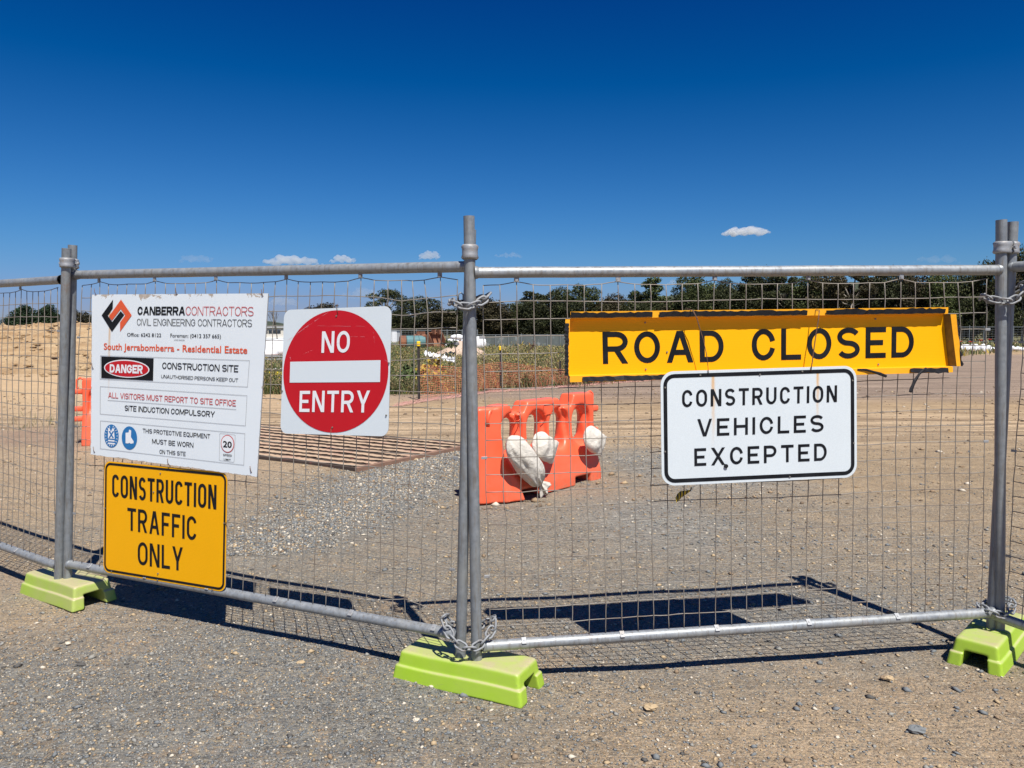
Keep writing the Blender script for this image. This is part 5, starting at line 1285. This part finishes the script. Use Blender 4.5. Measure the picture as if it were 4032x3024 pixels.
# rusty plant parts
def bucket(label, px, py, Y, s, seed, rz):
    c = at_y(px, py, Y); c[2] = max(0, c[2]); o = thing('excavator_bucket', label, 'bucket', tuple(c), None, rz); V = []; Fs = []
    prof = [(0, 0), (.5, -.02), (.85, .15), (1, .5), (.95, .85), (.75, 1.0)]
    for x in (-.55, .55):
        for (y, z) in prof: V.append((x * s, y * s - .5 * s, z * s))
    n_ = len(prof)
    for i in range(n_ - 1): Fs.append([i, i + 1, n_ + i + 1, n_ + i])
    Fs += [list(range(n_)), list(range(n_, 2 * n_))[::-1]]; ob = mesh_obj('shell', V, Fs, MT['rust'], o, local=True); md = ob.modifiers.new('t', 'SOLIDIFY'); md.thickness = .05
    m = MB(); [m.box((x * s, -.56 * s, .02), (.08, .22, .06)) for x in (-.45, -.22, 0, .22, .45)]; m.make('teeth', MT['rust'], o, local=True)
    MB().box((-.2 * s, .15 * s, 1.02 * s), (.08, .4, .3)).box((.2 * s, .15 * s, 1.02 * s), (.08, .4, .3)).make('lug', MT['rust'], o, local=True)
bucket('large rust-brown excavator bucket left of the white sacks', 1722, 1366, 50, .95, 1, .7); bucket('dark rusty excavator bucket in the middle of the scrap row', 1662, 1366, 51, .85, 2, 2.6)
for i, (x, mt, lb) in enumerate(((1612, 'rust', 'rusty steel drum lying at the left of the scrap row'), (1636, 'teal', 'faded teal drum lying among the rusty scrap'))):
    c = at_y(x, 1362, 50.5); o = thing('steel_drum', lb, 'drum', (c[0], c[1], .45)); m = MB(); V = []
    prof = [(-.6, .36), (-.57, .40), (-.2, .40), (-.18, .43), (-.16, .40), (.16, .40), (.18, .43), (.2, .40), (.57, .40), (.6, .36)]
    m.tube([np.array([c[0] + p[0], c[1] + .3 * p[0], .72]) for p in prof], [p[1] for p in prof], 16); m.make('shell', MT[mt], o)
    MB().tube([np.array([c[0] - .3, c[1], .0]), np.array([c[0] - .3, c[1], .4])], .12, 8).tube([np.array([c[0] + .3, c[1], .0]), np.array([c[0] + .3, c[1], .4])], .12, 8).make('cradle', MT['timber'], o)
# sand heap and plastic sheet scraps in the weeds
def heap(name, label, px, py, Y, w, h, mat, seed, kind='structure'):
    c = at_y(px, py, Y); n = 40; V = []; Fs = []
    for i in range(n + 1):
        for j in range(n + 1):
            x, y = (i / n * 2 - 1), (j / n * 2 - 1); r_ = math.hypot(x, y); z = h * max(-.1, (1 - r_ ** 1.4)) * (1 + .15 * math.sin(x * 5 + seed) * math.cos(y * 4)) + .05 * tri_noise(i, j, seed); V.append((c[0] + x * w / 2, Y + y * w / 2, z - .05 if r_ < 1 else -.15))
    for i in range(n):
        for j in range(n): b = i * (n + 1) + j; Fs.append([b, b + n + 1, b + n + 2, b + 1])
    o = mesh_obj(name, V, Fs, mat, None, smooth=True); tag(o, label, 'sand heap', kind=kind)
MT['pinksand'] = simple('pinkish_sand', (.50, .37, .28), .95, .12, 2, bump=.5, bs=4)
heap('sand_heap', 'pinkish sand heap in front of the white sacks', 1810, 1400, 34, 4.4, .95, MT['pinksand'], 1)
def rag(label, px, py, Y, w, h, seed, z=None):
    c = at_y(px, py, Y); o = thing('plastic_sheet', label, 'plastic sheet', tuple(c)); V = []; Fs = []; a, b = 24, 8
    for i in range(a + 1):
        for j in range(b + 1):
            x = (i / a - .5) * w; V.append((x, (j / b - .5) * .5, h * (j / b) * (.6 + .4 * tri_noise(i, j, seed)) - .25 * x + .05 * tri_noise(i, 7 * j, seed)))
    for i in range(a):
        for j in range(b):
            if tri_noise(i, j, seed + 1) > -.75: Fs.append([i*(b+1)+j, (i+1)*(b+1)+j, (i+1)*(b+1)+j+1, i*(b+1)+j+1])
    mesh_obj('sheet', V, Fs, MT['bulk'], o, local=True)
rag('crumpled white plastic strip lying in the weeds left of the middle post', 1702, 1402, 24, .5, .12, 1); rag('torn white plastic sheet above the orange netting, near the middle post', 1766, 1418, 21.5, .36, .12, 2)
shrub('small green shrub on the pinkish sand heap', 1778, 1392, 32.6, .55, .35, [WM[0], WM[5]], 5, z0=.75, n=160)
# shade cloth fence far behind, and the mesh fence far right
MT['shade'] = simple('grey_green_shade_cloth', (.10, .115, .11), .9, .3, .6, c2=(.26, .28, .28), thr=(.55, .7)); MT['farpost'] = simple('far_fence_steel', (.20, .22, .23), .6, .1, 2)
def farfence(name, label, px0, px1, Y0, Y1, h, n, cloth, zlift=.05, group=None):
    A = at_y(px0, 1300, Y0); B = at_y(px1, 1300, Y1); A[2] = B[2] = 0; o = thing(name, label, 'fence', tuple((A + B) / 2), group); e = (B - A) / np.linalg.norm(B - A)
    for i in range(n + 1):
        p = A + (B - A) * i / n; hh = h * (1 + .05 * tri_noise(i, 2)); MB().tube([p, p + np.array([0, 0, hh])], .035, 6).make('post', MT['farpost'], o)
    V = []; Fs = []; k_ = n * 6
    for i in range(k_ + 1):
        p = A + (B - A) * i / k_; s_ = .06 * math.sin(i * 1.1) ** 2; V += [p + np.array([0, -.05 * math.sin(i), .05]), p + np.array([0, .03, h * .93 - s_])]
        if i: Fs.append([2*i-2, 2*i, 2*i+1, 2*i-1])
    if cloth: mesh_obj('shade_cloth', V, Fs, MT['shade'], o)
    m = MB()
    for z in ((h * .95, .15 * h) if not cloth else (h * .96,)): m.tube([A + np.array([0, 0, z]), B + np.array([0, 0, z])], .022, 5)
    if not cloth:
        L_ = np.linalg.norm(B - A)
        for i in range(int(L_ / .3)): p = A + e * i * .3; m.tube([p + np.array([0, 0, .15 * h]), p + np.array([0, 0, h * .95])], .006, 3, caps=False)
        for z in np.arange(.2, .95, .12): m.tube([A + np.array([0, 0, z * h]), B + np.array([0, 0, z * h])], .006, 3, caps=False)
    m.make('rail', MT['farpost'], o)
farfence('shade_cloth_fence', 'long grey shade cloth fence beyond the weeds, left of the road closed sign', 1850, 2560, 62, 62, 1.12, 14, True)
farfence('mesh_fence', 'distant steel mesh fence in front of the trees at the far right', 3600, 4300, 80, 72, 1.85, 12, False)
farfence('mesh_fence', 'distant steel mesh fence in front of the trees behind the no entry sign', 1400, 1880, 70, 70, 1.5, 8, False)
# white sediment sock along the far right verge
so = thing('sediment_sock', 'lumpy white sediment sock lying on the verge at the far right', 'sediment sock', (20, 52, 0)); m = MB(); pts = []; rr = []
for i in range(90):
    x_, y_ = 3700 + i * 4.6, 1384; p = at_y(x_, y_, 52.5 - .02 * i); pts.append(np.array([p[0], p[1], .22 + .05 * tri_noise(i, 3)])); rr.append(.27 * (1 + .25 * math.sin(i * .9) + .15 * tri_noise(i, 1)) if i < 44 else .12 * (1 + .5 * tri_noise(i, 1)))
m.tube(pts, rr, 10); m.make('sock', MT['bulk'], so, True)
MT['poppy'] = simple('poppy_petals', (.75, .03, .015), .6, .1, 20)
for i, (x, y, lb) in enumerate(((3781, 1346, 'red poppy left of the right post, first from the road closed sign'), (3821, 1347, 'red poppy in the middle of the verge left of the right post'), (3862, 1341, 'red poppy low on the verge close to the right post'), (3898, 1338, 'red poppy tallest beside the right post'))):
    p = at_y(x, y, 46); o = thing('poppy', lb, 'flower', (p[0], 46, 0), 'red poppies on the far verge'); m = MB(); m.tube([(p[0], 46, 0), (p[0] + .03, 46, p[2] * .6), (p[0], 46, p[2])], .012, 4); m.make('stem', WM[0], o)
    V = []; Fs = []
    for q in range(5):
        a = 2 * math.pi * q / 5; c = np.array([p[0], 46, p[2]]); u = np.array([math.cos(a), math.sin(a), .3]) * .11; v = np.array([-math.sin(a), math.cos(a), 0]) * .08; b_ = len(V); V += [c, c + u * .6 - v, c + u + np.array([0, 0, .03]), c + u * .6 + v]; Fs.append([b_, b_+1, b_+2, b_+3])
    mesh_obj('petals', V, Fs, MT['poppy'], o)

# ------------------------------------------------------------------ trees
def leafmat(n, c): 
    t = NT('leaves_' + n); co = t.coord(); oi = t.n('ShaderNodeObjectInfo'); k_ = t.math('MULTIPLY_ADD', oi.outputs['Random'], .5, .75)
    col = t.mix(t.noise(.8, 4, .6, co), [q * .7 for q in c], [q * 1.3 for q in c]); mm = t.n('ShaderNodeMix'); mm.data_type = 'RGBA'; mm.blend_type = 'MULTIPLY'; mm.inputs[0].default_value = 1; k_ = t.math('MULTIPLY', k_, 1.32); t.l(col, mm.inputs[6]); t.l(k_, mm.inputs[7]); t.base(mm.outputs[2]); t.rough(.7); t.b.inputs['Specular IOR Level'].default_value = .25; return t.m
LM = {'dark': [leafmat('dark_a', (0.016, 0.021, 0.007)), leafmat('dark_b', (0.029, 0.034, 0.012)), leafmat('dark_c', (0.048, 0.052, 0.019))],
      'mid': [leafmat('mid_a', (0.020, 0.029, 0.008)), leafmat('mid_b', (0.040, 0.053, 0.015)), leafmat('mid_c', (0.071, 0.083, 0.027))],
      'brown': [leafmat('brown_a', (0.022, 0.020, 0.009)), leafmat('brown_b', (0.040, 0.033, 0.016)), leafmat('brown_c', (0.061, 0.050, 0.023))],
      'pine': [leafmat('pine_a', (.010, .022, .009)), leafmat('pine_b', (.018, .036, .014)), leafmat('pine_c', (.03, .05, .02))]}
MT['bark'] = simple('pale_gum_bark', (.34, .30, .25), .85, .25, 2, c2=(.14, .11, .08), thr=(.45, .65)); MT['barkd'] = simple('dark_bark', (.075, .06, .045), .9, .3, 2)
def tree_proto(kind, seed, H=10.0, W=8.0, low=.12, n=3000, tone='dark', leaf=.21, bark='bark'):
    n = int(n * 2.1); leaf *= .86
    g = np.random.default_rng(seed); blobs = []; limbs = MB()
    lean = g.normal(size=2) * .25; th = H * (.5 if kind != 'pine' else .85)
    tr = [np.array([0, 0, -.1]), np.array([lean[0] * .3, lean[1] * .3, th * .4]), np.array([lean[0], lean[1], th])]; limbs.tube(tr, [.022 * H, .017 * H, .010 * H], 7)
    nb = dict(dense=16, slender=13, gum=12, pine=16)[kind]
    for i in range(nb):
        f = (i + .5) / nb; a = i * 2.4 + g.uniform(-.4, .4)
        if kind == 'dense': z = H * (low + (1 - low) * (.12 + .78 * f)); rad = W / 2 * math.sqrt(max(.1, 1 - ((f - .40) / .66) ** 2)) * g.uniform(.45, .75); r_ = g.uniform(.14, .22) * W
        elif kind == 'slender': z = H * (low + (1 - low) * (.06 + .9 * f)); rad = W / 2 * (1 - f) ** .7 * g.uniform(.35, .8); r_ = (.24 - .12 * f) * W * g.uniform(.85, 1.2)
        elif kind == 'gum': z = H * (.50 + .45 * f) ; rad = W / 2 * math.sqrt(max(.06, 1 - (f * 1.5 - .55) ** 2)) * g.uniform(.4, .95); r_ = g.uniform(.09, .17) * W
        else: z = H * (.1 + .8 * f); rad = W / 2 * (1 - .8 * f) * .6; r_ = (.30 - .15 * f) * W
        c = np.array([rad * math.cos(a) + lean[0], rad * math.sin(a) + lean[1], z]); blobs.append((c, r_))
        s_ = min(z * .8, th) ; k_ = s_ / th; b0_ = tr[1] * (1 - k_) + tr[2] * k_ if k_ > .4 else tr[0] * (1 - k_ / .4) + tr[1] * k_ / .4
        limbs.tube([b0_, (b0_ + c) / 2 + np.array([0, 0, .04 * H]) * g.uniform(-.5, 1), c], [.008 * H, .0055 * H, .003 * H], 5)
    wts = np.array([b[1] ** 2 for b in blobs]); wts /= wts.sum(); ks = g.choice(nb, n, p=wts); C_ = np.array([b[0] for b in blobs])[ks]; Rr = np.array([b[1] for b in blobs])[ks]
    d = g.normal(size=(n, 3)); d /= np.linalg.norm(d, axis=1)[:, None]; rad = g.uniform(.25, 1, n) ** .45 * (1 + .28 * np.sin(d[:, 0] * 7 + ks) * np.sin(d[:, 2] * 8 + d[:, 1] * 6))
    p = C_ + d * (Rr * rad)[:, None] * np.array([1, 1, .78]); p[:, 2] = np.maximum(p[:, 2], .15)
    a = g.normal(size=(n, 3)); a[:, 2] *= .8; a /= np.linalg.norm(a, axis=1)[:, None]; b = np.cross(a, g.normal(size=(n, 3))); b /= np.linalg.norm(b, axis=1)[:, None]; L_ = leaf * g.uniform(.5, 1.2, n)[:, None]; a, b = a * L_, b * L_ * .55
    p[:, 2] *= 10.0 / np.percentile(p[:, 2], 99.3); wx_ = np.percentile(np.abs(p[:, :2] - p[:, :2].mean(0)), 98); V = np.stack([p - a, p - b * .9, p + a, p + b], 1).reshape(-1, 3); mi = np.clip(np.round(g.uniform(-.4, 2.4, n) ), 0, 2)
    return V, n, mi, limbs, LM[tone], bark, wx_
protos = {}
def mk(key, *a, **k): protos[key] = (tree_proto(*a, **k), None)
mk('dense1', 'dense', 1, 10, 8.5, .05, 5200, 'dark'); mk('dense2', 'dense', 2, 10, 8, .05, 5200, 'mid'); mk('dense3', 'dense', 3, 10, 8, .04, 4800, 'brown'); mk('slender1', 'slender', 4, 10, 5.2, .10, 3400, 'mid'); mk('slender2', 'slender', 5, 10, 6.0, .06, 3600, 'dark')
mk('gum1', 'gum', 6, 11, 7.5, .3, 2400, 'dark', leaf=.19); mk('gum2', 'gum', 7, 11, 7, .3, 2900, 'dark'); mk('gum3', 'gum', 17, 11, 7, .3, 2800, 'brown'); mk('pine1', 'pine', 8, 10, 6.5, .05, 5200, 'pine', leaf=.22, bark='barkd'); mk('dense4', 'dense', 9, 10, 9.5, .02, 5200, 'dark')
made = {}
def tree(key, label, px, top, Y, wpx=None, group='trees beyond the field', rz=None, base=0.0, name='gum_tree', cat='tree'):
    p = at_y(px, top, Y); Ht = p[2] - base; V, n, mi, limbs, mats, bark, wx_ = protos[key][0]; H0 = 10.0
    s = Ht / H0; o = thing(name, label, cat, (p[0], Y, base), group, rz if rz is not None else random.uniform(0, 6.28))
    sx = s
    if wpx: sx = (wpx * 1.28 * Y / F) / (2 * wx_)
    o.scale = (sx, sx, s)
    if key not in made:
        cr = bulk_obj('crown', V, np.arange(n * 4).reshape(-1, 4), 4, mats, mi); tk_ = mesh_obj('trunk', limbs.v, limbs.f, MT[bark], None, smooth=True); made[key] = (cr, tk_); cr.parent = o; tk_.parent = o
    else:
        for q in made[key]: c = q.copy(); COL.objects.link(c); c.parent = o
    return o
T_ = [  # key, px, top, Y, wpx, label
 ('gum1', 1514, 1140, 120, 150, 'tall open gum tree rising above the right half of the no entry sign'),
 ('dense3', 1275, 1196, 150, 130, 'low bushy tree whose top shows above the no entry sign'),
 ('dense1', 1655, 1172, 115, 165, 'broad dark gum tree between the no entry sign and the middle post'),
 ('dense2', 1790, 1222, 125, 110, 'shorter dark tree just left of the middle post'),
 ('dense4', 1580, 1240, 118, 110, 'dark bushy tree at the right edge of the no entry sign'),
 ('dense3', 1930, 1176, 108, 135, 'brownish tree immediately right of the middle post'),
 ('dense1', 2030, 1190, 112, 105, 'small dark rounded tree, second right of the middle post'),
 ('gum2', 2110, 1150, 110, 130, 'dark gum tree with a pale trunk above the netting'),
 ('dense1', 2190, 1137, 106, 120, 'wide dark tree left of the corner of the road closed sign'),
 ('dense2', 2300, 1128, 104, 125, 'tall rounded tree above the letter R of the road closed sign'),
 ('dense3', 2412, 1166, 106, 125, 'brown-leaved tree above the first O of the road closed sign'),
 ('slender1', 2500, 1150, 103, 80, 'slim green tree above the letter A'),
 ('slender2', 2520, 1160, 101, 95, 'slim dark tree standing against the slim green tree above the letter A'),
 ('slender1', 2570, 1098, 102, 110, 'slender green spire-topped tree above the letter D of ROAD'),
 ('dense2', 2712, 1086, 98, 125, 'tall tree right of the gap where the hill shows'),
 ('dense2', 2800, 1120, 99, 110, 'rounded green tree above the gap between the two words'),
 ('dense1', 2880, 1105, 97, 110, 'dark tree above the letter C of CLOSED'),
 ('slender2', 2940, 1072, 96, 120, 'tall dark tree above the letter L'),
 ('dense1', 3010, 1068, 95, 120, 'dark crown above the letter O of CLOSED'),
 ('gum2', 3090, 1074, 93, 120, 'gum tree with thin pale limbs above the letter S'),
 ('dense2', 3180, 1082, 92, 125, 'bright green tree above the letter E'),
 ('dense3', 3270, 1068, 91, 120, 'brownish gum above the letter D of CLOSED'),
 ('gum3', 3350, 1064, 88, 130, 'pale-trunked brownish gum above the last letter of the road closed sign'),
 ('gum2', 3440, 1068, 88, 125, 'forked pale-trunked gum between the last letter and the sign end'),
 ('dense1', 3530, 1065, 88, 120, 'dark tree above the right end of the road closed sign'),
 ('dense3', 3620, 1070, 87, 120, 'brownish tree just right of the last letter'),
 ('dense2', 3710, 1076, 86, 110, 'green tree just past the bent end of the road closed sign'),
 ('dense4', 3800, 1070, 86, 130, 'dense dark tree left of the right post'),
 ('dense1', 3890, 1040, 85, 120, 'dark tree behind the right posts'),
 ('gum3', 3960, 1010, 84, 120, 'bare-limbed gum right of the right posts'),
 ('dense4', 4040, 990, 84, 130, 'tallest dark tree at the right edge of the picture'),
]
for key, px, top, Y, w, lb in T_: tree(key, lb, px, top, Y, w)
# understorey between the trunks: each a shrub-like young tree
und = ['left of the slim tree row', 'behind the netting']
k_ = 0
for px in range(1575, 4080, 78):
    Yq = np.interp(px, [1500, 2600, 4100], [112, 96, 82]); top = np.interp(px, [1500, 1850, 2200, 2600, 2900, 4100], [1250, 1225, 1195, 1178, 1145, 1120]) + random.uniform(-14, 14)
    if 1840 < px < 1885: continue
    tree(('dense4', 'dense1', 'dense3')[k_ % 3], 'dark low-branched tree filling the shaded understorey of the tree belt', px + random.uniform(-15, 15), top, Yq + random.uniform(1.5, 5), 125, group='low dark trees filling the belt', name='young_tree'); k_ += 1
# left: pines behind the mound, gum by the post
for px, top, w, key, lb in ((22, 1248, 70, 'pine1', 'small dark pine at the left edge behind the clay heap'), (62, 1213, 85, 'pine1', 'dark pine, second from the left edge behind the clay heap'), (120, 1206, 90, 'pine1', 'tall rounded dark pine behind the clay heap'), (160, 1215, 85, 'pine1', 'dark pine in the middle of the row behind the clay heap'), (197, 1205, 90, 'pine1', 'tallest dark pine just left of the left posts'), (232, 1235, 70, 'pine1', 'dark pine partly hidden by the left posts')):
    tree(key, lb, px, top, 92, w, 'dark pines behind the clay heap', name='pine_tree')
tree('dense3', 'olive gum tree between the left post and the notice board', 322, 1222, 74, 95, base=0.0); tree('dense1', 'dark gum tree hidden mostly by the notice board', 385, 1235, 76, 100)
tree('dense4', 'low dark trees along the horizon between the signs', 1105, 1284, 190, 130); 
# bare tree
bt = at_y(1090, 1330, 68); o = thing('bare_tree', 'leafless tree in front of the cream building between the two signs', 'tree', (bt[0], 68, 0)); m = MB(); hb = at_y(1090, 1228, 68)[2]
def br(p, d, l, r_, dep):
    q = p + d * l; m.tube([p, (p + q) / 2 + np.array([random.uniform(-1, 1), random.uniform(-1, 1), 0]) * l * .06, q], [r_, r_ * .8, r_ * .6], 5)
    if dep:
        for s_ in range(3 if dep > 1 else 2):
            nd = d + np.array([random.uniform(-.5, .5), random.uniform(-.5, .5), random.uniform(.0, .3)]); nd /= np.linalg.norm(nd); br(q, nd, l * random.uniform(.6, .8), r_ * .6, dep - 1)
br(np.array([bt[0], 68, 0.]), np.array([0, 0, 1.]), hb * .36, .06, 4); m.make('limbs', MT['barkd'], o)

# ------------------------------------------------------------------ hills
t = NT('distant_hill_forest'); g = t.n('ShaderNodeNewGeometry'); n = t.noise(.012, 8, .65, g.outputs['Position']); t.base(t.mix(n, (.030, .042, .026), (.065, .075, .040))); t.rough(.95); MT['hill'] = t.m
def hill(label, pts, Y, depth=700):
    V = []; Fs = []; n = 120; xs = [at_y(p[0], p[1], Y)[0] for p in pts]; zs = [at_y(p[0], p[1], Y)[2] for p in pts]
    for i in range(n + 1):
        x = xs[0] + (xs[-1] - xs[0]) * i / n; z = float(np.interp(x, xs, zs)) ; z *= 1 + .03 * math.sin(i * .9) + .02 * math.sin(i * 2.3)
        for j in range(11): v = j / 10; V.append((x, Y - depth * (1 - v), -3 + (z + 3) * math.sin(v * math.pi / 2) * (1 + .05 * math.sin(i * .7 + j))))
        V.append((x, Y + 500, -3))
    for i in range(n):
        for j in range(11): b = i * 12 + j; Fs.append([b, b + 12, b + 13, b + 1])
    o = mesh_obj('hill', V, Fs, MT['hill'], None, smooth=True); tag(o, label, None, kind='structure')
hill('low blue hills on the horizon at the left', [(-300, 1290), (300, 1272), (700, 1266), (1000, 1258), (1050, 1266), (1130, 1274), (1500, 1282), (1800, 1288)], 5200)
hill('wooded hill showing in the gap between the trees', [(2050, 1290), (2300, 1262), (2500, 1215), (2620, 1170), (2680, 1160), (2900, 1140), (3400, 1120), (4200, 1150)], 3800)

# ------------------------------------------------------------------ clouds
def cloud(label, px, py, wpx, hpx, dens, seed, Y=4800, n=9, low=.0):
    n = int(n * 2); dens *= .8
    g = random.Random(seed); sc_ = Y / F; m = MB(); c = at_y(px, py, Y); W_, H_ = wpx * sc_, hpx * sc_
    t = NT('cloud_vapour'); t.t.nodes.remove(t.b); pv = t.n('ShaderNodeVolumePrincipled'); pv.inputs['Color'].default_value = (.99, .99, .99, 1); pv.inputs['Density'].default_value = dens; pv.inputs['Anisotropy'].default_value = .15; t.l(pv.outputs[0], t.out.inputs['Volume'])
    def f(X, Y_, Z):
        d = np.full(X.shape, 1e9)
        for (bx, by, bz, br_) in blobs: d = smin(d, np.sqrt((X - bx) ** 2 + (Y_ - by) ** 2 + ((Z - bz) * 1.25) ** 2) - br_, .06 * H_)
        q = 14 / W_ ; d += (.055 * H_) * (np.sin(X * q * 1.9 + seed) * np.sin(Z * q * 3 + 1) + np.sin(X * q * 4 + Y_ * q * 3) * .6 * np.cos(Z * q * 5 + seed) + .35 * np.sin(X * q * 9.5) * np.cos(Z * q * 10 + Y_ * q * 8))
        return smax(d, -Z - H_ * .42, H_ * .12)
    blobs = []
    for i in range(n):
        f_ = (i + .5) / n * 2 - 1; f_ += g.uniform(-.08, .08); hh = math.sqrt(max(.02, 1 - f_ ** 2)) * g.uniform(.55, 1); r_ = H_ * g.uniform(.22, .42) * hh + .06 * H_
        blobs.append((f_ * W_ * .46, g.uniform(-.2, .2) * H_, -H_ * .34 + r_ * .9 + g.uniform(0, .22) * H_ + low * f_ * H_, r_))
    h = max(W_ / 64, H_ / 22); P, Fc = snet(f, (-W_ * .6, -H_ * .75, -H_ * .62), (W_ * .6, H_ * .75, H_ * .75), h)
    o = thing('cloud', label, 'cloud', tuple(c)); mesh_obj('vapour', P, Fc, t.m, o, smooth=True, local=True)
if 1:
    cloud('small bright white cloud high on the right', 2940, 913, 205, 60, 0.0317, 1, n=8)
    cloud('widest white cumulus cloud above the left panel', 1150, 1030, 260, 54, 0.0246, 2, n=11)
    cloud('white cloud puff right of the widest cumulus', 1350, 1024, 110, 46, 0.0246, 3, n=5)
    cloud('small white cloud left of the middle post', 1692, 1008, 90, 46, 0.0176, 4, n=5)
    cloud('faint small cloud right of the middle post', 2005, 1006, 120, 34, 0.0070, 5, n=6)
    cloud('thin grey cloud wisp above the notice board', 775, 1020, 150, 48, 0.0039, 6, n=6)
    cloud('faint cloud between the notice board and the no entry sign', 1115, 1188, 120, 55, 0.0070, 7, n=6)
    cloud('faint cloud left of the tall gum tree', 1420, 1160, 170, 60, 0.0039, 8, n=7)
    cloud('pale cloud wisp above the right end of the fence', 3690, 1022, 200, 48, 0.0028, 9, n=6)
    cloud('faint cloud strip under the right panel top rail', 2290, 1102, 190, 22, 0.0053, 10, n=7)
    cloud('small pale cloud above the spire-topped tree', 2655, 1116, 60, 26, 0.0106, 11, n=4)

# ------------------------------------------------------------------ world, sun, camera
EL, AZ = R(58.5), math.atan2(.40, -.92)
w = bpy.data.worlds.new('World'); SC.world = w; w.use_nodes = True; nt_ = w.node_tree; bg = nt_.nodes['Background']
sky = nt_.nodes.new('ShaderNodeTexSky'); sky.sky_type = 'NISHITA'; sky.sun_disc = False; sky.sun_elevation = EL; sky.sun_rotation = AZ; sky.altitude = 600; sky.air_density = 1.0; sky.dust_density = .3; sky.ozone_density = 3.0
hs = nt_.nodes.new('ShaderNodeHueSaturation'); hs.inputs['Saturation'].default_value = 1.25; hs.inputs['Hue'].default_value = .495
nt_.links.new(sky.outputs[0], hs.inputs['Color'])
# clear, dry high-country air: deepen the blue away from the horizon
STR, EXPO = .085, .44
spc = nt_.nodes.new('ShaderNodeSeparateColor'); cbc = nt_.nodes.new('ShaderNodeCombineColor'); nt_.links.new(hs.outputs[0], spc.inputs[0])
def wm_(op, a, b, clamp=False):
    x = nt_.nodes.new('ShaderNodeMath'); x.operation = op; x.use_clamp = clamp
    for i, v in enumerate((a, b)):
        if isinstance(v, bpy.types.NodeSocket): nt_.links.new(v, x.inputs[i])
        else: x.inputs[i].default_value = v
    return x.outputs[0]
k_e = 2 ** -EXPO / STR
rr_ = wm_('MULTIPLY', wm_('MAXIMUM', wm_('SUBTRACT', wm_('MULTIPLY', spc.outputs[0], STR), .066), .001), .50 * k_e)
g0_ = wm_('MULTIPLY', spc.outputs[1], STR); b0_ = wm_('MULTIPLY', spc.outputs[2], STR)
gg_ = wm_('DIVIDE', wm_('MULTIPLY', wm_('MAXIMUM', wm_('MULTIPLY', wm_('SUBTRACT', g0_, .084), .83), wm_('MULTIPLY', wm_('POWER', g0_, 1.5), .8)), k_e), wm_('ADD', 1.0, wm_('POWER', wm_('MULTIPLY', g0_, 1.2), 5.0)))
bb_ = wm_('DIVIDE', wm_('MULTIPLY', wm_('POWER', b0_, 1.47), 1.36 * k_e), wm_('ADD', 1.0, wm_('POWER', b0_, 5.0)))
for a_, b_ in zip((rr_, gg_, bb_), cbc.inputs): nt_.links.new(a_, b_)
nt_.links.new(cbc.outputs[0], bg.inputs['Color']); bg.inputs['Strength'].default_value = STR
sl = bpy.data.lights.new('sun', 'SUN'); sl.energy = 5.0; sl.angle = R(.5); sl.color = (1, .96, .90); so_ = bpy.data.objects.new('sun', sl); COL.objects.link(so_)
sd = Vector((math.sin(AZ) * math.cos(EL), math.cos(AZ) * math.cos(EL), math.sin(EL))); so_.rotation_euler = sd.to_track_quat('Z', 'Y').to_euler(); so_.location = (2, -4, 8)
cd = bpy.data.cameras.new('camera'); cam = bpy.data.objects.new('camera', cd); COL.objects.link(cam); cam.location = (0, 0, CH); cam.rotation_euler = (R(90) - PITCH, 0, 0)
cd.sensor_width = 36; cd.lens = 36 * F / 4032; cd.clip_start = .05; cd.clip_end = 30000; SC.camera = cam
SC.view_settings.view_transform = 'Standard'; SC.view_settings.look = 'None'; SC.view_settings.gamma = 1; SC.view_settings.exposure = EXPO; SC.view_settings.use_curve_mapping = False
SC.cycles.max_bounces = 6; SC.cycles.diffuse_bounces = 3; SC.cycles.glossy_bounces = 3; SC.cycles.volume_bounces = 3; SC.cycles.transparent_max_bounces = 8
SC.cycles.use_denoising = True
